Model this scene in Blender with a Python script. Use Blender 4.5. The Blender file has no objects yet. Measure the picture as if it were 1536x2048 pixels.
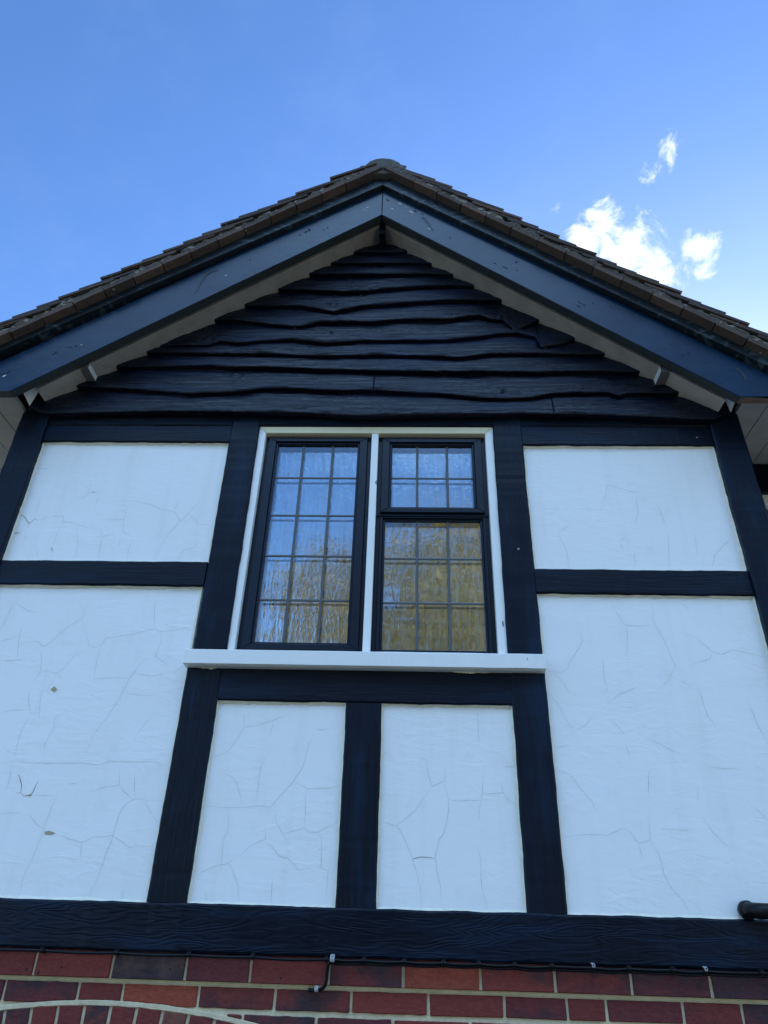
import bpy, bmesh, math, random
from mathutils import Vector, Matrix, noise
random.seed(7)
S = bpy.context.scene
# ---------------------------------------------------------------- camera, sky, sun, exposure
cam = bpy.data.objects.new('camera', bpy.data.cameras.new('camera'))
S.collection.objects.link(cam)
Rr = Vector((0.99924737, 0.02893296, 0.02583744))
Dn = Vector((0.00716887, 0.51686334, -0.85603790))
Fw = Vector((-0.03812216, 0.85557885, 0.51626692))
m = Matrix((Rr, -Dn, -Fw)).transposed().to_4x4()
m.translation = (0, -2.5, 2.05)
cam.matrix_world = m
cam.data.sensor_fit = 'VERTICAL'; cam.data.sensor_height = 36
cam.data.lens = 1401.36 / 2048 * 36
cam.data.clip_start = 0.05; cam.data.clip_end = 3000
S.camera = cam
SUN_EL, SUN_AZ = math.radians(26), math.radians(26)      # azimuth measured from +Y towards +X (behind the house, to the right)
W = bpy.data.worlds.new('World'); S.world = W; W.use_nodes = True
wn, wl = W.node_tree.nodes, W.node_tree.links
for n in list(wn): wn.remove(n)
def N(nodes, t, **k):
    n = nodes.new(t)
    for a, v in k.items():
        if a == 'ins':
            for i, q in v.items(): n.inputs[i].default_value = q
        else: setattr(n, a, v)
    return n
wo = N(wn, 'ShaderNodeOutputWorld'); bg = N(wn, 'ShaderNodeBackground', ins={'Strength': 0.15})
sky = N(wn, 'ShaderNodeTexSky', sky_type='NISHITA', sun_disc=False, sun_elevation=SUN_EL, sun_rotation=SUN_AZ,
        air_density=1.0, dust_density=0.3, ozone_density=3.0, altitude=0)
tc = N(wn, 'ShaderNodeTexCoord')
nz1 = N(wn, 'ShaderNodeTexNoise', ins={'Scale': 21.0, 'Detail': 12.0, 'Roughness': 0.66, 'Distortion': 0.5})
nz2 = N(wn, 'ShaderNodeTexNoise', ins={'Scale': 6.5, 'Detail': 6.0, 'Roughness': 0.6})
wl.new(tc.outputs['Generated'], nz1.inputs['Vector']); wl.new(tc.outputs['Generated'], nz2.inputs['Vector'])
def math_n(nodes, links, op, a, b=None, c=None, clamp=False):
    n = nodes.new('ShaderNodeMath'); n.operation = op; n.use_clamp = clamp
    for i, v in enumerate((a, b, c)):
        if v is None: continue
        if isinstance(v, (int, float)): n.inputs[i].default_value = v
        else: links.new(v, n.inputs[i])
    return n.outputs[0]
# cloudlets: (direction, angular radius, density)
CL = [((0.262,0.600,0.755),0.075,1.1), ((0.243,0.577,0.779),0.052,1.0), ((0.300,0.628,0.718),0.060,1.1), ((0.222,0.598,0.770),0.045,1.0), ((0.262,0.566,0.781),0.022,0.7),
      ((0.349,0.578,0.737),0.037,0.90), ((0.352,0.604,0.715),0.030,0.70), ((0.306,0.497,0.811),0.030,0.70), ((0.290,0.529,0.797),0.028,0.62), ((0.318,0.492,0.811),0.026,0.6),
      ((0.190,0.577,0.794),0.024,0.55), ((0.325,0.592,0.737),0.016,0.5), ((0.45,0.66,0.60),0.09,0.55)]
acc = None
for dr, rad, den in CL:
    d = Vector(dr).normalized()
    vm = N(wn, 'ShaderNodeVectorMath', operation='DISTANCE'); wl.new(tc.outputs['Generated'], vm.inputs[0]); vm.inputs[1].default_value = d
    v = math_n(wn, wl, 'MULTIPLY_ADD', vm.outputs['Value'], -den / rad, den)
    acc = v if acc is None else math_n(wn, wl, 'MAXIMUM', acc, v)
acc = math_n(wn, wl, 'MAXIMUM', acc, 0.0)
f1 = math_n(wn, wl, 'SUBTRACT', nz1.outputs['Fac'], 0.5)
f2 = math_n(wn, wl, 'MULTIPLY_ADD', f1, 3.5, -0.42)
f3 = math_n(wn, wl, 'MULTIPLY_ADD', acc, 1.28, f2)
f3 = math_n(wn, wl, 'MULTIPLY', f3, math_n(wn, wl, 'MULTIPLY', acc, 6.0, clamp=True))
cm = N(wn, 'ShaderNodeMapRange', interpolation_type='SMOOTHSTEP', ins={'From Min': 0.0, 'From Max': 0.95, 'To Min': 0.0, 'To Max': 1.0})
wl.new(f3, cm.inputs['Value'])
veil = N(wn, 'ShaderNodeMapRange', interpolation_type='SMOOTHSTEP', ins={'From Min': 0.45, 'From Max': 0.95, 'To Min': 0.0, 'To Max': 0.045})
wl.new(nz2.outputs['Fac'], veil.inputs['Value'])
cf = math_n(wn, wl, 'MAXIMUM', cm.outputs['Result'], veil.outputs['Result'])
skc = N(wn, 'ShaderNodeHueSaturation', ins={'Hue': 0.508, 'Saturation': 1.18, 'Value': 0.92})
wl.new(sky.outputs['Color'], skc.inputs['Color'])
mixc = N(wn, 'ShaderNodeMix', data_type='RGBA')
wl.new(cf, mixc.inputs['Factor']); wl.new(skc.outputs['Color'], mixc.inputs['A']); mixc.inputs['B'].default_value = (4.3, 4.5, 4.9, 1)
# bright blue-tinted bank added to the unseen sky behind the viewer, lifting wall light
sx = N(wn, 'ShaderNodeSeparateXYZ'); wl.new(tc.outputs['Generated'], sx.inputs[0])
def mr(src, a, b_):
    r = N(wn, 'ShaderNodeMapRange', interpolation_type='SMOOTHSTEP', ins={'From Min': a, 'From Max': b_}); wl.new(src, r.inputs['Value']); return r.outputs['Result']
nz3 = N(wn, 'ShaderNodeTexNoise', ins={'Scale': 2.6, 'Detail': 7.0, 'Roughness': 0.6}); wl.new(tc.outputs['Generated'], nz3.inputs['Vector'])
cb = math_n(wn, wl, 'MULTIPLY', mr(nz3.outputs['Fac'], 0.33, 0.58), math_n(wn, wl, 'MULTIPLY', mr(math_n(wn, wl, 'MULTIPLY', sx.outputs['Y'], -1.0), 0.12, 0.40), mr(sx.outputs['Z'], 0.56, 0.72)))
mixb = N(wn, 'ShaderNodeMix', data_type='RGBA'); wl.new(cb, mixb.inputs['Factor']); wl.new(mixc.outputs['Result'], mixb.inputs['A']); mixb.inputs['B'].default_value = (5.7, 9.4, 15.0, 1)
wl.new(mixb.outputs['Result'], bg.inputs['Color']); wl.new(bg.outputs[0], wo.inputs['Surface'])
sl = bpy.data.lights.new('sun', 'SUN'); sl.energy = 3.5; sl.angle = math.radians(0.5); sl.color = (1, 0.94, 0.84)
sun = bpy.data.objects.new('sun', sl); S.collection.objects.link(sun)
sd = Vector((math.sin(SUN_AZ) * math.cos(SUN_EL), math.cos(SUN_AZ) * math.cos(SUN_EL), math.sin(SUN_EL)))
sun.rotation_euler = sd.to_track_quat('Z', 'Y').to_euler(); sun.location = (10, 10, 20)
S.view_settings.view_transform = 'Standard'; S.view_settings.look = 'None'; S.view_settings.gamma = 1
S.view_settings.exposure = 1.20
S.render.engine = 'CYCLES'

# ---------------------------------------------------------------- traced shapes (metres on the wall: x, z)
CR = [[[-1.2997,3.1446],[-1.2791,3.1138],[-1.261,3.0833],[-1.2736,3.0649],[-1.3068,3.0373],[-1.3389,3.0069],[-1.3633,2.9712],[-1.3874,2.9516],[-1.4208,2.9733],[-1.4585,2.9657],[-1.4879,2.9594]],[[-1.2679,3.065],[-1.2459,3.0232],[-1.214,2.9588],[-1.1854,2.9506],[-1.1676,2.9584],[-1.155,2.989],[-1.0594,3.0051],[-0.9955,3.025],[-0.9732,3.0271],[-0.9499,3.0185],[-0.9042,3.0222],[-0.8609,3.0335],[-0.8252,3.0233]],[[-0.9971,3.1485],[-0.9944,3.1114],[-0.9749,3.03]],[[-0.9499,3.0185],[-0.9415,2.9746],[-0.952,2.9197],[-0.8991,2.8894]],[[-0.952,2.9197],[-0.9957,2.9019],[-1.031,2.8343],[-1.0426,2.7876],[-1.0785,2.6965],[-1.1155,2.6288],[-1.1224,2.5884],[-1.126,2.5609]],[[-1.031,2.8343],[-1.0997,2.8348],[-1.1671,2.8292]],[[-1.1676,2.9584],[-1.1695,2.8964],[-1.165,2.832]],[[-1.214,2.9588],[-1.2156,2.9472],[-1.2587,2.9178],[-1.2858,2.8719],[-1.3075,2.8491],[-1.3429,2.8569],[-1.3718,2.857]],[[-1.3075,2.8491],[-1.2822,2.8273]],[[-1.308,2.8408],[-1.3272,2.7909],[-1.3465,2.7813],[-1.337,2.7288],[-1.328,2.6841],[-1.2945,2.6832]],[[-1.3333,2.7024],[-1.3636,2.6992],[-1.3864,2.7493],[-1.392,2.7871]],[[-1.3967,2.9387],[-1.3766,2.8874],[-1.3737,2.8481],[-1.3859,2.8228]],[[-1.4934,3.0256],[-1.4924,2.984],[-1.4737,2.9029]],[[-1.5619,2.9682],[-1.5234,2.9823],[-1.496,2.9958]],[[-1.5383,2.8934],[-1.4888,2.897],[-1.4398,2.9023]],[[-1.4763,2.6972],[-1.4371,2.71],[-1.3785,2.7132]],[[-1.3644,2.6966],[-1.3796,2.6443],[-1.3807,2.5984],[-1.3741,2.5388]],[[-1.269,2.6878],[-1.2657,2.6464],[-1.2806,2.5953],[-1.2772,2.5555]],[[-1.269,2.6878],[-1.2405,2.7014]],[[-1.4222,2.5255],[-1.3729,2.5349],[-1.3191,2.5291],[-1.2155,2.5297],[-1.1334,2.5328],[-1.0699,2.5263],[-1.0373,2.5416],[-0.9799,2.5388],[-0.8878,2.5416],[-0.8317,2.5301]],[[-1.3841,2.5288],[-1.3708,2.4805],[-1.3751,2.4329]],[[-1.1885,2.4392],[-1.2016,2.3855],[-1.2094,2.3242],[-1.2135,2.269],[-1.2217,2.2213],[-1.2335,2.1956],[-1.2343,2.1579],[-1.2362,2.1168]],[[-1.2677,2.3622],[-1.2404,2.337],[-1.2098,2.322]],[[-1.2086,2.3175],[-1.1652,2.3074],[-1.117,2.2931],[-1.0704,2.2832],[-1.0354,2.3002],[-0.9731,2.3064],[-0.9372,2.2884],[-0.9076,2.2708],[-0.8886,2.2773],[-0.8303,2.2769]],[[-1.0704,2.2832],[-1.0642,2.2357]],[[-1.0774,2.4416],[-1.0424,2.454],[-0.9863,2.4637],[-0.9987,2.5122]],[[-0.9863,2.4637],[-0.9637,2.4416],[-0.9316,2.4213]],[[-0.9395,2.4942],[-0.9231,2.4215]],[[-0.8296,2.4203],[-0.8728,2.4156],[-0.9241,2.4215],[-0.9506,2.4047],[-0.9644,2.377],[-0.9705,2.3273],[-0.9722,2.292],[-0.984,2.2483],[-0.9901,2.193],[-1.0101,2.1191]],[[-0.8877,2.4153],[-0.8605,2.3792],[-0.8302,2.3461]],[[-1.3708,2.3626],[-1.3425,2.3687],[-1.2969,2.3674]],[[-1.0387,2.7822],[-0.9822,2.7714],[-0.9227,2.7708]],[[-1.016,2.8539],[-0.9481,2.8439],[-0.9087,2.8529]],[[-0.9614,2.6343],[-0.9219,2.6993]],[[-1.5546,3.1319],[-1.4977,3.0985],[-1.4427,3.09]],[[-1.5749,3.0095],[-1.5658,3.073],[-1.5556,3.135]],[[-1.2736,2.4257],[-1.2017,2.4226]],[[-1.1609,2.4601],[-1.1275,2.4688]],[[-1.1726,2.1511],[-1.1653,2.1206]],[[-0.9002,2.1536],[-0.9033,2.125]],[[-0.8286,2.8961],[-0.8737,2.8562]],[[-1.2564,3.6068],[-1.1818,3.6039],[-1.1047,3.5874],[-1.0531,3.5641],[-0.9956,3.5531],[-0.9607,3.5046],[-1.0016,3.4453],[-1.023,3.3778],[-1.04,3.3213]],[[-0.9956,3.5531],[-0.9846,3.6227]],[[-0.9607,3.5046],[-0.8959,3.6027]],[[-1.2046,3.5866],[-1.2013,3.5125],[-1.2982,3.5083]],[[-1.2013,3.5125],[-1.1909,3.45],[-1.1548,3.4374]],[[-1.1935,3.4176],[-1.197,3.3824]],[[-1.1486,3.4084],[-1.1499,3.3232]],[[-1.2909,3.4654],[-1.3471,3.4701],[-1.433,3.4984],[-1.4614,3.4955],[-1.4639,3.5269],[-1.5021,3.5266],[-1.5727,3.5059]],[[-1.4614,3.4955],[-1.4684,3.4246],[-1.4705,3.3796],[-1.4557,3.3261]],[[-1.3955,3.4776],[-1.3665,3.387],[-1.3609,3.3209]],[[-1.2909,3.4654],[-1.2738,3.4297],[-1.2687,3.325]],[[-1.2738,3.4297],[-1.2201,3.4465]],[[-1.3321,3.5516],[-1.3067,3.5316]],[[-1.4369,3.6158],[-1.3962,3.6195],[-1.3852,3.6475],[-1.3341,3.6464],[-1.3215,3.669]],[[-1.3852,3.6475],[-1.388,3.7075]],[[-1.3354,3.6269],[-1.3395,3.5821]],[[-1.5824,3.5091],[-1.5909,3.6215]],[[-0.9395,3.3224],[-0.9203,3.3726],[-0.8802,3.3856],[-0.8672,3.4273]],[[-0.9388,3.5448],[-0.8995,3.5184],[-0.8831,3.4888],[-0.8342,3.4926]],[[-1.6618,3.628],[-1.6159,3.6353]],[[-1.6672,3.7709],[-1.5864,3.7677]],[[-1.5305,3.379],[-1.5208,3.3253]],[[0.5987,3.467],[0.6061,3.4322],[0.6237,3.3825],[0.6255,3.3093]],[[0.5987,3.467],[0.6581,3.5061]],[[0.7834,3.5758],[0.8112,3.6362],[0.8294,3.6992],[0.9446,3.6596],[0.9571,3.6849],[0.986,3.7058]],[[0.9463,3.6596],[0.9378,3.617],[0.9366,3.5639],[0.9109,3.4987]],[[1.0225,3.6043],[1.031,3.5418],[1.0388,3.4935]],[[1.0408,3.4744],[1.0155,3.3138]],[[1.1459,3.4691],[1.1354,3.3634]],[[1.1799,3.3097],[1.2074,3.3764],[1.2883,3.4515]],[[0.8392,3.422],[0.8499,3.3849]],[[0.8424,3.4252],[0.8684,3.4537]],[[0.8904,3.3853],[0.8869,3.3123]],[[-0.6961,2.5596],[-0.6626,2.5646],[-0.6286,2.5815],[-0.6023,2.624],[-0.5846,2.6649],[-0.5345,2.6726],[-0.4809,2.6919],[-0.4451,2.7063],[-0.4255,2.7205]],[[-0.5846,2.6649],[-0.5882,2.7107]],[[-0.4809,2.6919],[-0.4881,2.6307]],[[-0.4928,2.571],[-0.5079,2.5254],[-0.5108,2.4747],[-0.5083,2.4169]],[[-0.6364,2.51],[-0.6032,2.498],[-0.5819,2.4732],[-0.5533,2.4078]],[[-0.6935,2.4028],[-0.6028,2.4002],[-0.559,2.4012],[-0.5115,2.4067],[-0.4608,2.4045],[-0.4435,2.4265],[-0.4256,2.4453],[-0.3921,2.4876],[-0.363,2.5369],[-0.3504,2.6023],[-0.3358,2.6492]],[[-0.3921,2.4876],[-0.3414,2.4657],[-0.2665,2.4681],[-0.2295,2.4764]],[[-0.3414,2.4657],[-0.3471,2.4285],[-0.3389,2.3426]],[[-0.4608,2.4045],[-0.4437,2.388],[-0.4362,2.3582],[-0.4111,2.3241],[-0.3399,2.3434],[-0.3281,2.3311],[-0.2981,2.331],[-0.2713,2.3461],[-0.2273,2.3648]],[[-0.4111,2.3241],[-0.394,2.3024]],[[-0.2981,2.331],[-0.2838,2.3107],[-0.2776,2.2255],[-0.2543,2.2204],[-0.2566,2.1331]],[[-0.6026,2.3986],[-0.593,2.331],[-0.6057,2.2995],[-0.5982,2.2048]],[[-0.6674,2.2032],[-0.6241,2.2228],[-0.5791,2.2333],[-0.5561,2.2508]],[[-0.5423,2.2587],[-0.5139,2.2861],[-0.4651,2.3073],[-0.4733,2.3415]],[[-0.4651,2.3073],[-0.4171,2.2578],[-0.3871,2.2529],[-0.3526,2.2218],[-0.307,2.2266]],[[-0.5768,2.2315],[-0.5594,2.2132],[-0.5388,2.1695],[-0.5284,2.1228]],[[-0.4314,2.194],[-0.4293,2.1182]],[[-0.6404,2.1524],[-0.6314,2.122]],[[-0.3298,2.6606],[-0.2796,2.666]],[[0.0406,2.5708],[0.0584,2.5668],[0.067,2.5159],[0.079,2.482],[0.1195,2.4994],[0.1249,2.551]],[[0.1195,2.4994],[0.1323,2.4408],[0.1304,2.3905],[0.1166,2.3391],[0.0993,2.3194],[0.086,2.2658],[0.0937,2.214],[0.1034,2.1778],[0.1024,2.1191]],[[0.079,2.482],[0.0534,2.4493],[0.0231,2.4042],[-0.0387,2.3572],[-0.0126,2.3207],[0.0131,2.2604],[0.0277,2.2198],[0.038,2.1762],[0.044,2.1176]],[[0.1323,2.4408],[0.1659,2.4354],[0.2006,2.4411],[0.2416,2.4411],[0.248,2.4863],[0.2542,2.524]],[[0.2416,2.4411],[0.2329,2.4087],[0.2315,2.3769]],[[0.2511,2.4597],[0.2838,2.4632],[0.3165,2.4672],[0.3341,2.4391],[0.3633,2.4268]],[[0.3165,2.4672],[0.3093,2.4917]],[[0.2208,2.3049],[0.2315,2.2655],[0.2311,2.1846],[0.245,2.1209]],[[0.3216,2.5499],[0.3657,2.5507]],[[-0.0816,2.366],[-0.0387,2.3572]],[[0.2416,2.7441],[0.2407,2.6181]],[[0.2356,2.3554],[0.2367,2.3341]],[[0.7719,3.1695],[0.7852,3.1133],[0.8098,3.0681],[0.9099,3.0663]],[[0.8098,3.0681],[0.8097,3.0044],[0.7953,2.9482]],[[0.9161,3.1747],[0.9258,3.1316],[0.9137,3.0889],[0.9384,3.0252],[0.9651,2.9143],[0.9394,2.8689],[0.8928,2.8251]],[[0.4974,2.8886],[0.5493,2.8834],[0.5739,2.8959],[0.5991,2.939],[0.6418,3.0019],[0.6403,3.0399]],[[1.0131,3.0453],[1.0667,3.0176],[1.1091,2.9685],[1.1418,2.9585],[1.1812,2.9788],[1.2307,2.9673],[1.3051,2.95]],[[1.1091,2.9685],[1.0945,2.9406],[1.0305,2.9244]],[[0.5231,2.883],[0.5565,2.8418],[0.5677,2.8126],[0.5969,2.7927]],[[0.4954,2.8055],[0.5263,2.7713],[0.5487,2.7149],[0.5677,2.6845]],[[0.5745,2.6709],[0.6193,2.6966],[0.6394,2.7233],[0.6557,2.7196]],[[0.502,2.6123],[0.5533,2.6295]],[[0.7085,2.9468],[0.7018,2.862],[0.71,2.8092]],[[0.6952,2.7628],[0.7463,2.804],[0.8251,2.8357]],[[0.703,2.7177],[0.7297,2.6903],[0.7498,2.6577]],[[0.7461,2.6332],[0.7537,2.5932]],[[0.8071,2.6544],[0.8486,2.6406],[0.933,2.5967]],[[1.0174,2.5616],[1.1175,2.5559]],[[0.9722,2.8606],[1.0156,2.8348]],[[1.0332,2.8381],[1.0367,2.786],[1.0429,2.7351],[1.0661,2.6883]],[[1.1927,2.7944],[1.2084,2.7103],[1.2269,2.6398]],[[0.4955,2.5469],[0.5448,2.5271],[0.577,2.4806],[0.6046,2.446],[0.6186,2.4116]],[[0.498,2.3373],[0.6127,2.3461],[0.6431,2.342],[0.6929,2.3656],[0.7172,2.3556],[0.7384,2.3205],[0.7791,2.3318],[0.7823,2.3908],[0.7957,2.4302]],[[0.7384,2.3205],[0.7445,2.2764]],[[0.7791,2.3318],[0.7987,2.2915],[0.8041,2.2368],[0.821,2.1925],[0.8502,2.1646],[0.8634,2.1196]],[[0.7955,2.4701],[0.8041,2.5314],[0.8177,2.555]],[[0.9562,2.4067],[0.9802,2.3615],[1.021,2.3153],[1.0244,2.2968]],[[1.1279,2.4448],[1.1662,2.3992]],[[0.814,2.3649],[0.9194,2.3649]],[[0.9619,2.4988],[0.9537,2.4534]],[[0.7113,2.5633],[0.7187,2.5845]],[[1.0355,3.1629],[1.06,3.1334]]]
THK = [[[-1.3466,2.4906],[-1.3238,2.4576],[-1.3212,2.4317],[-1.3359,2.43]],[[-1.2693,2.473],[-1.2793,2.4279],[-1.305,2.4204],[-1.3212,2.4317]],[[-1.6639,3.5353],[-1.6343,3.5254],[-1.6,3.489],[-1.5834,3.5124],[-1.5662,3.5039]],[[-1.6,3.489],[-1.5983,3.4691]],[[-1.6674,3.4409],[-1.6217,3.4439]],[[-1.6001,3.4298],[-1.5915,3.4104]],[[-1.4762,3.3795],[-1.4644,3.3574]],[[-1.3766,3.6489],[-1.352,3.6463]],[[0.0131,2.2596],[0.0443,2.266],[0.0839,2.2635]]]
BB = [[[-1.7409,4.0523],[-1.7382,4.0669],[-1.6875,4.0437],[-1.6274,4.0351],[-1.4977,4.0412],[-1.2925,4.0474],[-1.0831,4.0522],[-0.8142,4.0484],[-0.5877,4.0431],[-0.4616,4.0406],[-0.2864,4.0296],[-0.1394,4.0285],[0.1485,4.0362],[0.4348,4.0397],[0.7407,4.0375],[0.8662,4.0336],[1.0804,4.0216],[1.2629,4.0109],[1.3186,4.0111],[1.3717,4.039],[1.3952,4.067]],[[-1.6821,4.2075],[-1.5833,4.2015],[-1.5377,4.1984],[-1.2709,4.1834],[-1.1346,4.1669],[-1.012,4.1565],[-0.8626,4.1626],[-0.7441,4.1746],[-0.6766,4.1897],[-0.4966,4.1867],[-0.413,4.1748],[-0.2349,4.1779],[-0.1391,4.175],[0.0041,4.1632],[0.1507,4.1545],[0.267,4.137],[0.4116,4.1255],[0.5279,4.1329],[0.6461,4.1608],[0.7556,4.1649],[0.8886,4.1639],[0.9299,4.1435],[0.9657,4.161],[1.1361,4.164],[1.2944,4.1642],[1.3483,4.1497]],[[-1.5917,4.3163],[-1.4866,4.3194],[-1.3188,4.3192],[-1.133,4.3221],[-0.9484,4.3282],[-0.8853,4.3187],[-0.6157,4.3153],[-0.4834,4.3058],[-0.2401,4.2963],[0.0842,4.2883],[0.392,4.2896],[0.5696,4.2833],[0.7706,4.2923],[0.8046,4.2923],[1.1057,4.283],[1.1972,4.2799]],[[-1.4206,4.409],[-1.3193,4.412],[-1.1496,4.4116],[-0.9603,4.4047],[-0.864,4.4029],[-0.6772,4.4025],[-0.4901,4.3877],[-0.3669,4.3875],[-0.1829,4.3935],[0.085,4.3866],[0.2156,4.3769],[0.3681,4.4003],[0.5194,4.4016],[0.8172,4.3947],[0.9354,4.4007],[1.013,4.3974]],[[-1.2598,4.4543],[-1.0759,4.4604],[-0.9787,4.4601],[-0.9219,4.4863],[-0.8447,4.4729],[-0.7495,4.4858],[-0.5741,4.4984],[-0.4034,4.4716],[-0.2484,4.4875],[0.0858,4.4897],[0.1571,4.4895],[0.2812,4.5088],[0.4056,4.5281],[0.4989,4.5377],[0.5589,4.5177],[0.5891,4.511],[0.6087,4.4396],[0.6329,4.4492],[0.7208,4.4651],[0.7716,4.5006],[0.8427,4.5069]],[[-1.1924,4.6157],[-0.8966,4.635],[-0.765,4.6137],[-0.6022,4.5891],[-0.5308,4.5854],[-0.4573,4.6157],[-0.3177,4.6185],[-0.1905,4.6145],[-0.064,4.631],[0.0334,4.6339],[0.1914,4.6331],[0.3258,4.6599],[0.3873,4.6288],[0.4425,4.6251],[0.4709,4.5811],[0.5072,4.5542],[0.5473,4.5808],[0.6306,4.631],[0.7156,4.6408]],[[-0.961,4.7336],[-0.8091,4.7292],[-0.5506,4.7276],[-0.4512,4.7006],[-0.3903,4.681],[-0.3346,4.7017],[-0.2586,4.7224],[-0.1597,4.7324],[0.0334,4.7524],[0.1946,4.7656],[0.3869,4.7608],[0.4776,4.7549],[0.5798,4.7455]],[[-0.8246,4.8523],[-0.7268,4.8479],[-0.553,4.8429],[-0.3288,4.8267],[-0.223,4.8296],[-0.1629,4.8437],[0.0334,4.8642],[0.2297,4.87],[0.3395,4.8582],[0.439,4.8502]],[[-0.6822,4.9595],[-0.537,4.9583],[-0.3357,4.9565],[-0.1661,4.9551],[0.0895,4.9528],[0.2317,4.9404],[0.2591,4.9252],[0.3422,4.9171]],[[-0.4809,5.0382],[-0.3244,5.0367],[-0.1685,5.0391],[0.0644,5.0368],[0.1338,5.0208],[0.1928,5.0164]],[[-0.3551,5.1231],[-0.2368,5.1258],[-0.0923,5.1243],[-0.0137,5.1313],[0.0648,5.1305]]]
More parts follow.
